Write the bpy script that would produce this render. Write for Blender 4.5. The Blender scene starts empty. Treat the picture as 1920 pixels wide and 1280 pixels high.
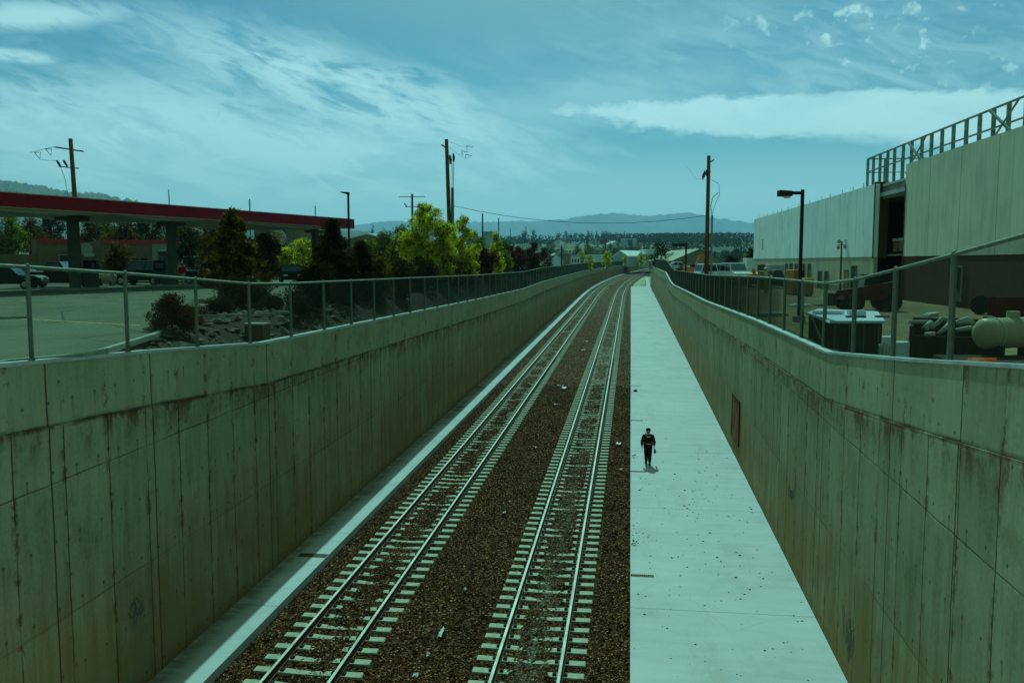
import bpy, math, random
import numpy as np
R_ = math.radians
sc = bpy.context.scene
COL = sc.collection

# ------------------------------------------------------------------ camera, world, sun, exposure
F = 1640.0                      # focal length in photo pixels (1920 wide)
YAW = R_(7.7)
PITCH = math.atan(150 / F)
CAMZ = 9.55
cam_d = bpy.data.cameras.new('camera')
cam_d.sensor_width = 36.0
cam_d.lens = F / 1920 * 36
cam_d.clip_start = 0.1
cam_d.clip_end = 60000
cam = bpy.data.objects.new('camera', cam_d)
COL.objects.link(cam)
cam.location = (0, 0, CAMZ)
cam.rotation_euler = (math.pi / 2 - PITCH, 0, YAW)
sc.camera = cam

_f = (-math.sin(YAW) * math.cos(PITCH), math.cos(YAW) * math.cos(PITCH), -math.sin(PITCH))
_r = (math.cos(YAW), math.sin(YAW), 0)
_u = (-math.sin(YAW) * math.sin(PITCH), math.cos(YAW) * math.sin(PITCH), math.cos(PITCH))
def ray(px, py):
    a = (px - 960) / F; b = (640 - py) / F
    return tuple(_f[i] + a * _r[i] + b * _u[i] for i in range(3))
def AT(px, py, Z):
    d = ray(px, py)
    return (d[0] * Z, d[1] * Z, CAMZ + d[2] * Z)
def XY(px, Z):
    d = ray(px, 490)
    return (d[0] * Z, d[1] * Z)

SUN_EL = R_(47)
SUN_AZ = R_(7)                 # to the left of the track direction (+Y)
sun_dir = (-math.sin(SUN_AZ) * math.cos(SUN_EL), math.cos(SUN_AZ) * math.cos(SUN_EL), math.sin(SUN_EL))
sd = bpy.data.lights.new('sun', 'SUN')
sd.energy = 3.7
sd.angle = R_(0.53)
sd.color = (0.41, 1.0, 0.93)
sun = bpy.data.objects.new('sun', sd)
COL.objects.link(sun)
sun.location = (0, 0, 60)
from mathutils import Vector, Matrix
sun.rotation_euler = Vector(sun_dir).to_track_quat('Z', 'Y').to_euler()

vs = sc.view_settings
sc.display_settings.display_device = 'sRGB'
vs.view_transform = 'Standard'
vs.look = 'None'
vs.exposure = 0.0
vs.gamma = 1.0
sc.cycles.max_bounces = 6
sc.cycles.volume_bounces = 0
sc.cycles.transparent_max_bounces = 12

def azel(px, py):
    d = ray(px, py)
    n = math.sqrt(sum(v * v for v in d))
    return math.atan2(d[0], d[1]), math.asin(d[2] / n)

class NT:
    def __init__(s, tree):
        s.t = tree; s.n = tree.nodes; s.l = tree.links
    def node(s, typ, **kw):
        n = s.n.new(typ)
        for k, v in kw.items():
            setattr(n, k, v)
        return n
    def put(s, sock, v):
        if isinstance(v, bpy.types.NodeSocket):
            s.l.new(v, sock)
        elif v is not None:
            if hasattr(sock, 'default_value'):
                dv = sock.default_value
                if hasattr(dv, '__len__') and not hasattr(v, '__len__'):
                    v = (v,) * len(dv)
                if hasattr(dv, '__len__') and len(dv) == 4 and len(v) == 3:
                    v = tuple(v) + (1,)
                sock.default_value = v
    def math(s, op, a, b=None, c=None, clamp=False):
        n = s.node('ShaderNodeMath', operation=op); n.use_clamp = clamp
        s.put(n.inputs[0], a)
        if b is not None: s.put(n.inputs[1], b)
        if c is not None: s.put(n.inputs[2], c)
        return n.outputs[0]
    def smooth(s, v, a, b, to0=0.0, to1=1.0):
        n = s.node('ShaderNodeMapRange', interpolation_type='SMOOTHSTEP')
        s.put(n.inputs['Value'], v)
        n.inputs['From Min'].default_value = a; n.inputs['From Max'].default_value = b
        n.inputs['To Min'].default_value = to0; n.inputs['To Max'].default_value = to1
        return n.outputs[0]
    def mix(s, fac, a, b, mode='MIX'):
        n = s.node('ShaderNodeMix', data_type='RGBA', blend_type=mode)
        s.put(n.inputs[0], fac); s.put(n.inputs[6], a); s.put(n.inputs[7], b)
        return n.outputs[2]
    def noise(s, vec, scale=5, detail=4, rough=0.55, dist=0.0):
        n = s.node('ShaderNodeTexNoise')
        s.put(n.inputs['Vector'], vec)
        n.inputs['Scale'].default_value = scale; n.inputs['Detail'].default_value = detail
        n.inputs['Roughness'].default_value = rough; n.inputs['Distortion'].default_value = dist
        return n.outputs[0]
    def vor(s, vec, scale=5, feature='F1', out=0, rand=1.0):
        n = s.node('ShaderNodeTexVoronoi', feature=feature)
        s.put(n.inputs['Vector'], vec)
        n.inputs['Scale'].default_value = scale
        n.inputs['Randomness'].default_value = rand
        return n.outputs[out]
    def comb(s, x, y, z=0.0):
        n = s.node('ShaderNodeCombineXYZ')
        s.put(n.inputs[0], x); s.put(n.inputs[1], y); s.put(n.inputs[2], z)
        return n.outputs[0]
    def sep(s, v):
        n = s.node('ShaderNodeSeparateXYZ'); s.put(n.inputs[0], v)
        return n.outputs
    def ramp(s, v, stops, interp='LINEAR'):
        n = s.node('ShaderNodeValToRGB'); n.color_ramp.interpolation = interp
        cr = n.color_ramp
        while len(cr.elements) < len(stops): cr.elements.new(0.5)
        for e, (p, c) in zip(cr.elements, stops):
            e.position = p; e.color = tuple(c) + (1,) if len(c) == 3 else c
        s.put(n.inputs[0], v)
        return n.outputs[0]

def build_world():
    w = bpy.data.worlds.new('World'); sc.world = w; w.use_nodes = True
    w.node_tree.nodes.clear()
    T = NT(w.node_tree)
    sky = T.node('ShaderNodeTexSky', sky_type='NISHITA')
    sky.sun_disc = False
    sky.sun_elevation = SUN_EL
    sky.sun_rotation = -SUN_AZ
    sky.air_density = 1.0; sky.dust_density = 0.6; sky.ozone_density = 1.0
    tint = T.mix(1.0, sky.outputs[0], (0.16, 0.56, 0.63), 'MULTIPLY')
    tc = T.node('ShaderNodeTexCoord')
    x, y, z = T.sep(tc.outputs['Generated'])
    az = T.math('ARCTAN2', x, y)
    el = T.math('ARCSINE', z)
    def patch(px, py, hw, hh, soft=0.5, rot=0.0, warp=0.0, wn=None):
        a0, e0 = azel(px, py)
        da = T.math('SUBTRACT', az, a0); de = T.math('SUBTRACT', el, e0)
        c, s_ = math.cos(rot), math.sin(rot)
        u = T.math('ADD', T.math('MULTIPLY', da, c), T.math('MULTIPLY', de, s_))
        v = T.math('SUBTRACT', T.math('MULTIPLY', de, c), T.math('MULTIPLY', da, s_))
        u = T.math('DIVIDE', u, hw / F); v = T.math('DIVIDE', v, hh / F)
        d = T.math('SQRT', T.math('ADD', T.math('MULTIPLY', u, u), T.math('MULTIPLY', v, v)))
        if warp:
            d = T.math('ADD', d, T.math('MULTIPLY', T.math('SUBTRACT', wn, 0.5), warp))
        return T.smooth(d, 1.0 + soft, 1.0 - soft)
    # streaked noise: cirrus lying along gently tilted bands
    st = T.comb(T.math('MULTIPLY', az, 5.0), T.math('ADD', T.math('MULTIPLY', el, 17.0), T.math('MULTIPLY', az, 3.0)), 0.3)
    n1 = T.noise(st, 1.6, 8, 0.62, 0.6)
    st2 = T.comb(T.math('MULTIPLY', az, 9.0), T.math('ADD', T.math('MULTIPLY', el, 30.0), T.math('MULTIPLY', az, 9.0)), 4.3)
    n2 = T.noise(st2, 1.7, 7, 0.6, 0.8)
    st3 = T.comb(T.math('MULTIPLY', az, 14.0), T.math('MULTIPLY', el, 26.0), 9.1)
    n3 = T.noise(st3, 2.6, 6, 0.6, 0.3)
    pA = patch(420, 290, 640, 120, 0.55, R_(-3), 1.5, n2)
    pA2 = patch(700, 190, 360, 70, 0.6, R_(-14), 1.6, n2)
    pA0 = T.math('MULTIPLY', patch(430, 300, 700, 85, 0.5, R_(-2), 1.0, n2), 0.95)
    pA3 = patch(60, 30, 150, 22, 0.6, R_(8), 1.5, n1)
    pA4 = patch(30, 105, 60, 10, 0.6, 0, 1.0, n1)
    A = T.math('MAXIMUM', T.math('MAXIMUM', pA, pA2), T.math('MAXIMUM', pA3, pA4))
    A = T.math('MULTIPLY', A, T.smooth(T.math('ADD', T.math('MULTIPLY', n1, 0.5), T.math('MULTIPLY', n2, 0.5)), 0.38, 0.56, 0.05, 1.0))
    A = T.math('MAXIMUM', A, T.math('MULTIPLY', pA0, T.smooth(n1, 0.3, 0.6, 0.55, 1.0)))
    pB = patch(1560, 214, 440, 36, 0.24, R_(-2), 1.1, n3)
    pB2 = patch(1820, 225, 260, 44, 0.4, R_(-4), 0.7, n3)
    pB3 = patch(1060, 195, 260, 46, 0.8, R_(6), 1.6, n2)
    B = T.math('MAXIMUM', T.math('MAXIMUM', pB, pB2), T.math('MULTIPLY', pB3, 0.45))
    B = T.math('MULTIPLY', B, T.smooth(n1, 0.2, 0.6, 0.75, 1.0))
    # altocumulus puffs, upper right
    pu = T.noise(T.comb(T.math('MULTIPLY', az, 46.0), T.math('MULTIPLY', el, 50.0), 2.0), 1.0, 3, 0.55, 0.1)
    pm = patch(1660, 70, 260, 90, 0.8, R_(-12), 1.0, n3)
    C = T.math('MULTIPLY', T.smooth(pu, 0.50, 0.74), pm)
    veil = T.math('MULTIPLY', patch(1600, 130, 460, 110, 0.9, R_(-5), 1.0, n1), T.smooth(n2, 0.3, 0.75, 0.1, 0.5))
    D = T.smooth(el, azel(960, 230)[1], azel(960, 460)[1], 0.0, 0.95)
    lowband = T.math('MULTIPLY', patch(1150, 385, 420, 18, 0.9, 0, 1.0, n1), 0.5)
    cl = T.math('MAXIMUM', T.math('MAXIMUM', T.math('MULTIPLY', A, 0.86), T.math('MULTIPLY', B, 1.0)), T.math('MAXIMUM', T.math('MULTIPLY', C, 1.0), T.math('MAXIMUM', veil, lowband)))
    cl = T.math('MAXIMUM', cl, D)
    cloud_c = T.mix(0.0, (7.2, 12.0, 11.9), (0, 0, 0))
    col = T.mix(T.math('MULTIPLY', cl, 0.80), tint, cloud_c)
    # unseen overcast overhead and behind the camera, added to set the fill light
    hi = T.math('MULTIPLY', T.smooth(T.math('ADD', el, T.math('MULTIPLY', n1, 0.3)), R_(36), R_(62)), 0.85)
    bk = T.smooth(y, 0.2, -0.3, 0.0, 0.7)
    col = T.mix(T.math('MAXIMUM', hi, bk), col, (1.5, 4.0, 2.6))
    vd = T.node('ShaderNodeVectorMath', operation='DOT_PRODUCT')
    T.put(vd.inputs[0], tc.outputs['Generated']); vd.inputs[1].default_value = sun_dir
    col = T.mix(T.smooth(vd.outputs['Value'], math.cos(R_(37)), math.cos(R_(8)), 0.0, 0.75), col, (6.4, 10.2, 5.6))
    bg = T.node('ShaderNodeBackground')
    T.put(bg.inputs[0], col); bg.inputs[1].default_value = 0.085
    out = T.node('ShaderNodeOutputWorld')
    T.l.new(bg.outputs[0], out.inputs[0])
build_world()

# ------------------------------------------------------------------ materials
MATS = {}
def newmat(name):
    m = bpy.data.materials.new(name); m.use_nodes = True
    m.node_tree.nodes.clear()
    T = NT(m.node_tree)
    b = T.node('ShaderNodeBsdfPrincipled')
    o = T.node('ShaderNodeOutputMaterial')
    T.l.new(b.outputs[0], o.inputs[0])
    MATS[name] = m
    return m, T, b
def bump(T, b, h, strength=0.5, dist=0.02):
    n = T.node('ShaderNodeBump'); n.inputs['Strength'].default_value = strength
    n.inputs['Distance'].default_value = dist
    T.put(n.inputs['Height'], h); T.l.new(n.outputs[0], b.inputs['Normal'])
def simple(name, c, rough=0.6, metal=0.0, var=0.25, scale=3.0, spec=0.12, c2=None, bmp=0.0):
    """a plain surface with uneven tone and wear"""
    m, T, b = newmat(name)
    tc = T.node('ShaderNodeTexCoord').outputs['Object']
    n = T.noise(tc, scale, 5, 0.6)
    c2 = c2 or tuple(v * (1 - var) for v in c)
    c1 = tuple(min(1, v * (1 + var * 0.6)) for v in c)
    T.put(b.inputs['Base Color'], T.ramp(n, [(0.3, c2), (0.7, c1)]))
    T.put(b.inputs['Roughness'], T.smooth(n, 0.3, 0.7, min(1, rough + 0.08), max(0.05, rough - 0.08)))
    b.inputs['Metallic'].default_value = metal
    b.inputs['Specular IOR Level'].default_value = spec
    if bmp: bump(T, b, T.noise(tc, scale * 8, 4), bmp, 0.01)
    return m

def wall_mat(name, heavy, thin_off, base=(0.35, 0.335, 0.19)):
    """board-formed retaining wall: UV = (metres along, metres above rail), UV 'below' = depth under the top"""
    m, T, b = newmat(name)
    uv = T.node('ShaderNodeUVMap', uv_map='along').outputs[0]
    uv2 = T.node('ShaderNodeUVMap', uv_map='below').outputs[0]
    u, v, _ = T.sep(uv); _, w, _ = T.sep(uv2)
    streakv = T.comb(T.math('MULTIPLY', u, 1.0), T.math('MULTIPLY', v, 0.10), 0)
    s1 = T.noise(streakv, 3.0, 6, 0.7)
    s2 = T.noise(T.comb(u, v, 0), 0.45, 6, 0.62)
    s3 = T.noise(T.comb(u, v, 3), 14, 4, 0.6)
    fine = T.noise(T.comb(u, v, 7), 60, 3, 0.7)
    tone = T.math('ADD', T.math('MULTIPLY', s1, 0.45), T.math('ADD', T.math('MULTIPLY', s2, 0.35), T.math('MULTIPLY', s3, 0.20)))
    dk = tuple(c * 0.58 for c in base); lt = tuple(min(1, c * 1.35) for c in base)
    col = T.ramp(tone, [(0.36, dk), (0.5, base), (0.64, lt)])
    # form panels of slightly different tone
    cell = T.node('ShaderNodeTexWhiteNoise', noise_dimensions='2D')
    T.put(cell.inputs[0], T.comb(T.math('FLOOR', T.math('DIVIDE', T.math('SUBTRACT', u, thin_off), 1.4)), T.math('FLOOR', T.math('DIVIDE', v, 2.6))))
    col = T.mix(1.0, col, T.ramp(cell.outputs[0], [(0, (0.86, 0.86, 0.84)), (1, (1.12, 1.12, 1.12))]), 'MULTIPLY')
    col = T.mix(T.smooth(fine, 0.35, 0.65, 0.0, 0.25), col, tuple(c * 0.6 for c in base))
    # warp for the lines
    wob = T.math('MULTIPLY', T.math('SUBTRACT', T.noise(T.comb(0, v, 1), 1.2, 3), 0.5), 0.05)
    uu = T.math('ADD', u, wob)
    f = T.math('SUBTRACT', uu, thin_off)
    fr = T.math('ABSOLUTE', T.math('SUBTRACT', T.math('MODULO', T.math('ADD', f, 140.7), 1.4), 0.7))
    patchy = T.noise(T.comb(T.math('MULTIPLY', u, 0.7), T.math('MULTIPLY', v, 0.9), 5), 1.0, 4, 0.6)
    low = T.smooth(w, 1.15, 1.3)              # below the parapet only
    thin = T.math('MULTIPLY', T.smooth(fr, 0.026, 0.008), T.smooth(patchy, 0.34, 0.52, 0.3, 1.0))
    thin = T.math('MULTIPLY', thin, T.math('ADD', T.math('MULTIPLY', low, 0.8), 0.2))
    blot = T.noise(T.comb(T.math('MULTIPLY', u, 2.0), T.math('MULTIPLY', v, 1.6), 11), 1.6, 5, 0.7)
    stain = T.math('MULTIPLY', T.smooth(fr, 0.17, 0.0), T.smooth(blot, 0.50, 0.62))
    drip = T.math('MULTIPLY', T.smooth(s1, 0.54, 0.68), T.smooth(s2, 0.40, 0.58))
    hl = None
    for h in heavy:
        d = T.smooth(T.math('ABSOLUTE', T.math('SUBTRACT', uu, h)), 0.032, 0.012)
        hl = d if hl is None else T.math('MAXIMUM', hl, d)
    d12 = T.math('ABSOLUTE', T.math('SUBTRACT', T.math('MODULO', T.math('ADD', T.math('SUBTRACT', uu, heavy[-1]), 6.1 + 1220), 12.2), 6.1))
    hl = T.math('MAXIMUM', hl, T.smooth(d12, 0.03, 0.01))
    # horizontal pour lines parallel with the rails and the stained line under the parapet
    hz = None
    for h, s_ in ((5.25, 0.8), (2.65, 0.55)):
        vw = T.math('ADD', v, T.math('MULTIPLY', T.math('SUBTRACT', T.noise(T.comb(u, 0, h), 0.8, 3), 0.5), 0.06))
        d = T.math('MULTIPLY', T.smooth(T.math('ABSOLUTE', T.math('SUBTRACT', vw, h)), 0.022, 0.006), s_)
        hz = d if hz is None else T.math('MAXIMUM', hz, d)
    hz = T.math('MULTIPLY', T.math('MULTIPLY', hz, low), T.smooth(patchy, 0.36, 0.6, 0.35, 1.0))
    ww = T.math('ADD', w, T.math('MULTIPLY', T.math('SUBTRACT', T.noise(T.comb(u, 0, 9), 1.5, 4), 0.5), 0.07))
    band = T.math('MULTIPLY', T.smooth(T.math('ABSOLUTE', T.math('SUBTRACT', ww, 1.23)), 0.085, 0.0), T.smooth(T.noise(T.comb(u, T.math('MULTIPLY', v, 3.0), 21), 1.1, 5, 0.65), 0.34, 0.62, 0.1, 0.95))
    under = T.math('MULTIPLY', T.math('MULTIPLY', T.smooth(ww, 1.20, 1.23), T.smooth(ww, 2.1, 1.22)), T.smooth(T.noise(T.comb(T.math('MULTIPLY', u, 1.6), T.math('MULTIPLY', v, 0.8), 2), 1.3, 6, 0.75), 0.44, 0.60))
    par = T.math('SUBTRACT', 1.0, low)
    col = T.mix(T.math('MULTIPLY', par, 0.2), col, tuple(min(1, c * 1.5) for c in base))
    dark = (0.10, 0.030, 0.010)
    rust = (0.20, 0.075, 0.024)
    col = T.mix(T.math('MULTIPLY', drip, 0.6), col, tuple(c * 0.45 for c in base))
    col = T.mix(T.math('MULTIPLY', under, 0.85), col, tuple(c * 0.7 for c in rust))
    col = T.mix(T.math('MULTIPLY', stain, 0.9), col, tuple(c * 0.75 for c in rust))
    foot = T.smooth(v, 0.45, 0.0)
    col = T.mix(T.math('MULTIPLY', foot, T.smooth(s3, 0.3, 0.7, 0.1, 0.7)), col, rust)
    # form-tie holes with a run below each
    hu = T.math('SUBTRACT', T.math('ABSOLUTE', T.math('SUBTRACT', T.math('MODULO', T.math('ADD', f, 140.0), 1.4), 0.7)), 0.35)
    hv = T.math('SUBTRACT', T.math('MODULO', T.math('ADD', v, 13.4), 1.3), 0.65)
    dot = T.smooth(T.math('SQRT', T.math('ADD', T.math('MULTIPLY', hu, hu), T.math('MULTIPLY', hv, hv))), 0.045, 0.02)
    run = T.math('MULTIPLY', T.math('MULTIPLY', T.smooth(T.math('ABSOLUTE', hu), 0.05, 0.01), T.smooth(hv, 0.02, -0.03)), T.math('MULTIPLY', T.smooth(hv, -0.6, -0.05), T.smooth(T.noise(T.comb(T.math('FLOOR', u), T.math('FLOOR', v), 0), 3.7, 1), 0.45, 0.6)))
    col = T.mix(T.math('MULTIPLY', run, 0.5), col, rust)
    low_shade = T.math('MULTIPLY', T.smooth(T.math('ADD', v, T.math('MULTIPLY', T.math('SUBTRACT', s1, 0.5), 5.0)), 4.8, 0.8), T.smooth(s2, 0.34, 0.58, 0.4, 0.95))  # corner darkness painted into the lower wall colour, broken up like brown stains
    col = T.mix(T.math('MULTIPLY', low_shade, 0.75), col, (0.25, 0.118, 0.026))
    hl = T.math('MAXIMUM', hl, T.math('MULTIPLY', dot, 0.7))
    ln = T.math('MAXIMUM', T.math('MAXIMUM', thin, hl), T.math('MAXIMUM', hz, band))
    col = T.mix(T.math('MULTIPLY', ln, 0.9), col, dark)
    blc = T.noise(T.comb(u, v, 31), 0.9, 7, 0.72)
    col = T.mix(T.math('MULTIPLY', T.smooth(blc, 0.52, 0.68), 0.45), col, tuple(c * 0.45 for c in base))
    T.put(b.inputs['Base Color'], col)
    b.inputs['Roughness'].default_value = 0.95
    b.inputs['Specular IOR Level'].default_value = 0.06
    h = T.math('SUBTRACT', T.math('ADD', T.math('MULTIPLY', tone, 0.4), T.math('MULTIPLY', fine, 0.2)), ln)
    bump(T, b, h, 0.6, 0.02)
    return m

def slab_mat(name, base=(0.46, 0.44, 0.42), joints=5.5, off=0.0, jw=0.03, dirt_shade=False):
    m, T, b = newmat(name)
    g = T.node('ShaderNodeNewGeometry').outputs['Position']
    x, y, _ = T.sep(g)
    n1 = T.noise(T.comb(T.math('MULTIPLY', x, 0.6), T.math('MULTIPLY', y, 2.2), 0), 0.8, 6, 0.65)
    n2 = T.noise(g, 0.25, 5, 0.6)
    n3 = T.noise(g, 40, 3, 0.6)
    t = T.math('ADD', T.math('MULTIPLY', n1, 0.4), T.math('ADD', T.math('MULTIPLY', n2, 0.35), T.math('MULTIPLY', n3, 0.25)))
    col = T.ramp(t, [(0.3, tuple(c * 0.74 for c in base)), (0.5, base), (0.72, tuple(min(1, c * 1.16) for c in base))])
    fr = T.math('ABSOLUTE', T.math('SUBTRACT', T.math('MODULO', T.math('ADD', y, joints * 60 - off + joints / 2), joints), joints / 2))
    ln = T.math('MULTIPLY', T.smooth(fr, jw, jw * 0.4), 0.55)
    n4 = T.noise(T.comb(x, T.math('MULTIPLY', y, 0.35), 4), 1.1, 6, 0.7)
    col = T.mix(T.math('MULTIPLY', T.smooth(n4, 0.5, 0.72), 0.35), col, tuple(c * k for c, k in zip(base, (0.72, 0.62, 0.5))))
    ck = T.vor(T.comb(T.math('MULTIPLY', x, 0.5), T.math('MULTIPLY', y, 0.3), 0), 0.7, 'DISTANCE_TO_EDGE')
    col = T.mix(T.math('MULTIPLY', T.smooth(ck, 0.006, 0.001), T.smooth(n2, 0.45, 0.6, 0.0, 0.18)), col, tuple(c * 0.4 for c in base))
    sp = T.math('MULTIPLY', T.smooth(T.vor(g, 3.0), 0.10, 0.04), T.smooth(T.noise(g, 0.5, 3), 0.5, 0.62))
    col = T.mix(T.math('MULTIPLY', sp, 0.6), col, (0.10, 0.08, 0.05))
    col = T.mix(ln, col, tuple(c * 0.35 for c in base))
    if dirt_shade:
        dm = T.math('MULTIPLY', T.smooth(T.math('ADD', x, T.math('MULTIPLY', T.math('SUBTRACT', n2, 0.5), 1.2)), -9.75, -10.35), T.smooth(n1, 0.3, 0.6, 0.35, 0.9))  # wall-foot dirt that also paints deeper wall shade into the ledge colour
        col = T.mix(dm, col, (0.13, 0.095, 0.045))
    T.put(b.inputs['Base Color'], col)
    b.inputs['Roughness'].default_value = 0.92; b.inputs['Specular IOR Level'].default_value = 0.08
    bump(T, b, T.math('SUBTRACT', t, ln), 0.35, 0.01)
    return m

def ballast_mat():
    m, T, b = newmat('ballast_stone')
    g = T.node('ShaderNodeNewGeometry').outputs['Position']
    x, y, _ = T.sep(g)
    cellc = T.node('ShaderNodeTexVoronoi'); cellc.inputs['Scale'].default_value = 30
    T.put(cellc.inputs['Vector'], g)
    r, gg, bb = T.sep(cellc.outputs['Color'])
    big = T.noise(g, 0.6, 5, 0.6)
    col = T.ramp(r, [(0.0, (0.035, 0.007, 0.002)), (0.5, (0.080, 0.022, 0.005)), (0.78, (0.17, 0.058, 0.015)), (0.93, (0.38, 0.17, 0.05)), (1.0, (0.6, 0.42, 0.27))])
    col = T.mix(1.0, col, T.ramp(big, [(0.3, (0.7, 0.72, 0.7)), (0.7, (1.3, 1.3, 1.3))]), 'MULTIPLY')
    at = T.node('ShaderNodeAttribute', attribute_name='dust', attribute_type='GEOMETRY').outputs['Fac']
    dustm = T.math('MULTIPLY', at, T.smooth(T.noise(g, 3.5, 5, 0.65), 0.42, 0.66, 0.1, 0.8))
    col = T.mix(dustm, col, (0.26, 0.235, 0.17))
    T.put(b.inputs['Base Color'], col)
    b.inputs['Roughness'].default_value = 0.95; b.inputs['Specular IOR Level'].default_value = 0.06
    d = cellc.outputs['Distance']
    bump(T, b, T.math('SUBTRACT', 1.0, d), 1.0, 0.05)
    return m

def leafmat(name, stops, trans=0.35):
    m = bpy.data.materials.new(name); m.use_nodes = True; m.node_tree.nodes.clear()
    T = NT(m.node_tree)
    geo = T.node('ShaderNodeNewGeometry')
    big = T.noise(geo.outputs['Position'], 1.9, 3)
    v = T.math('ADD', T.math('MULTIPLY', geo.outputs['Random Per Island'], 0.5), T.math('MULTIPLY', T.smooth(big, 0.38, 0.62), 0.5))
    c = T.ramp(v, stops)
    d = T.node('ShaderNodeBsdfDiffuse'); T.put(d.inputs[0], c)
    t = T.node('ShaderNodeBsdfTranslucent'); T.put(t.inputs[0], c)
    mx = T.node('ShaderNodeMixShader'); mx.inputs[0].default_value = trans
    T.l.new(d.outputs[0], mx.inputs[1]); T.l.new(t.outputs[0], mx.inputs[2])
    o = T.node('ShaderNodeOutputMaterial'); T.l.new(mx.outputs[0], o.inputs[0])
    MATS[name] = m
    return m

def terrain_mat():
    m, T, b = newmat('terrain_earth')
    g = T.node('ShaderNodeNewGeometry').outputs['Position']
    x, y, z = T.sep(g)
    n = T.noise(g, 0.12, 8, 0.65); n2 = T.noise(g, 2.5, 5, 0.6); n3 = T.noise(g, 0.012, 6, 0.6)
    nearl = T.ramp(n2, [(0.35, (0.018, 0.010, 0.005)), (0.65, (0.07, 0.042, 0.02))])
    near = T.ramp(T.math('ADD', T.math('MULTIPLY', n, 0.5), T.math('MULTIPLY', n2, 0.5)), [(0.32, (0.10, 0.06, 0.025)), (0.5, (0.21, 0.145, 0.065)), (0.68, (0.34, 0.26, 0.14))])
    near = T.mix(T.smooth(x, -5, 0), nearl, near)
    far = T.ramp(n3, [(0.35, (0.05, 0.075, 0.02)), (0.5, (0.09, 0.11, 0.035)), (0.66, (0.24, 0.25, 0.12))])
    col = T.mix(T.smooth(y, 110, 220), near, far)
    T.put(b.inputs['Base Color'], col); b.inputs['Roughness'].default_value = 0.95
    b.inputs['Specular IOR Level'].default_value = 0.1
    bump(T, b, n2, 0.6, 0.08)
    return m

def asphalt_mat():
    m, T, b = newmat('asphalt_worn')
    g = T.node('ShaderNodeNewGeometry').outputs['Position']
    n = T.noise(g, 0.35, 6, 0.6); n2 = T.noise(g, 30, 3); 
    col = T.ramp(T.math('ADD', T.math('MULTIPLY', n, 0.6), T.math('MULTIPLY', n2, 0.4)), [(0.3, (0.09, 0.09, 0.05)), (0.7, (0.18, 0.175, 0.115))])
    cr = T.vor(g, 0.22, 'DISTANCE_TO_EDGE')
    col = T.mix(T.math('MULTIPLY', T.smooth(cr, 0.012, 0.004), 0.6), col, (0.03, 0.03, 0.028))
    T.put(b.inputs['Base Color'], col); b.inputs['Roughness'].default_value = 0.95; b.inputs['Specular IOR Level'].default_value = 0.04
    bump(T, b, n2, 0.3, 0.01)
    return m

def hill_mat(name, a, b_, s=0.0012):
    m, T, b = newmat(name)
    g = T.node('ShaderNodeNewGeometry').outputs['Position']
    n = T.noise(g, s, 9, 0.7)
    T.put(b.inputs['Base Color'], T.ramp(n, [(0.38, a), (0.62, b_)]))
    b.inputs['Roughness'].default_value = 1.0; b.inputs['Specular IOR Level'].default_value = 0.0
    return m

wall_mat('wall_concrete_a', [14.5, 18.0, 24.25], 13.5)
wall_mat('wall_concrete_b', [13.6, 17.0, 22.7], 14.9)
slab_mat('walkway_concrete', joints=9.15, off=32.0, jw=0.035)
slab_mat('path_gravel', base=(0.30, 0.30, 0.20), joints=400, off=10)
slab_mat('ledge_concrete', joints=6.1, off=40.0, jw=0.035, dirt_shade=True)
simple('coping_concrete', (0.46, 0.46, 0.42), 0.85, var=0.3, scale=2, bmp=0.3)
ballast_mat(); terrain_mat(); asphalt_mat()
simple('tie_concrete', (0.38, 0.35, 0.25), 0.85, var=0.25, scale=6, bmp=0.3)
simple('rail_side_rust', (0.12, 0.045, 0.02), 0.7, var=0.4, scale=8)
simple('rail_head_steel', (0.46, 0.42, 0.34), 0.6, metal=0.2, var=0.15, scale=2)
simple('clip_rust', (0.05, 0.02, 0.01), 0.8, var=0.4, scale=9)
simple('galvanised', (0.16, 0.18, 0.12), 0.6, metal=0.15, var=0.2, scale=4)
simple('mesh_wire', (0.05, 0.06, 0.035), 0.8, var=0.2)
simple('wood_pole', (0.17, 0.075, 0.028), 0.9, var=0.4, scale=5, bmp=0.4)
simple('bark', (0.09, 0.055, 0.03), 0.95, var=0.4, scale=9, bmp=0.5)
simple('dark_metal', (0.03, 0.018, 0.012), 0.6, var=0.3)
simple('grey_metal', (0.27, 0.30, 0.30), 0.5, metal=0.2, var=0.2)
simple('cable_black', (0.03, 0.03, 0.03), 0.6)
simple('insulator', (0.10, 0.10, 0.09), 0.4)
simple('lens_glass', (0.65, 0.6, 0.5), 0.25)
simple('canopy_red', (0.30, 0.004, 0.010), 0.5, var=0.25, scale=1.5)
simple('canopy_trim', (0.5, 0.32, 0.16), 0.5)
simple('canopy_soffit', (0.42, 0.40, 0.30), 0.7, var=0.15, scale=0.6)
simple('canopy_column', (0.085, 0.105, 0.06), 0.7, var=0.2)
simple('store_wall', (0.15, 0.11, 0.045), 0.9, var=0.3, scale=0.8)
simple('store_wall_pale', (0.25, 0.24, 0.17), 0.9, var=0.2, scale=0.8)
simple('store_red', (0.42, 0.03, 0.02), 0.6)
simple('dark_glass', (0.012, 0.014, 0.016), 0.12, spec=0.6, var=0.3)
simple('door_frame', (0.22, 0.20, 0.16), 0.6)
simple('panel_grey', (0.50, 0.49, 0.42), 0.85, var=0.12, scale=0.4)
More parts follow.
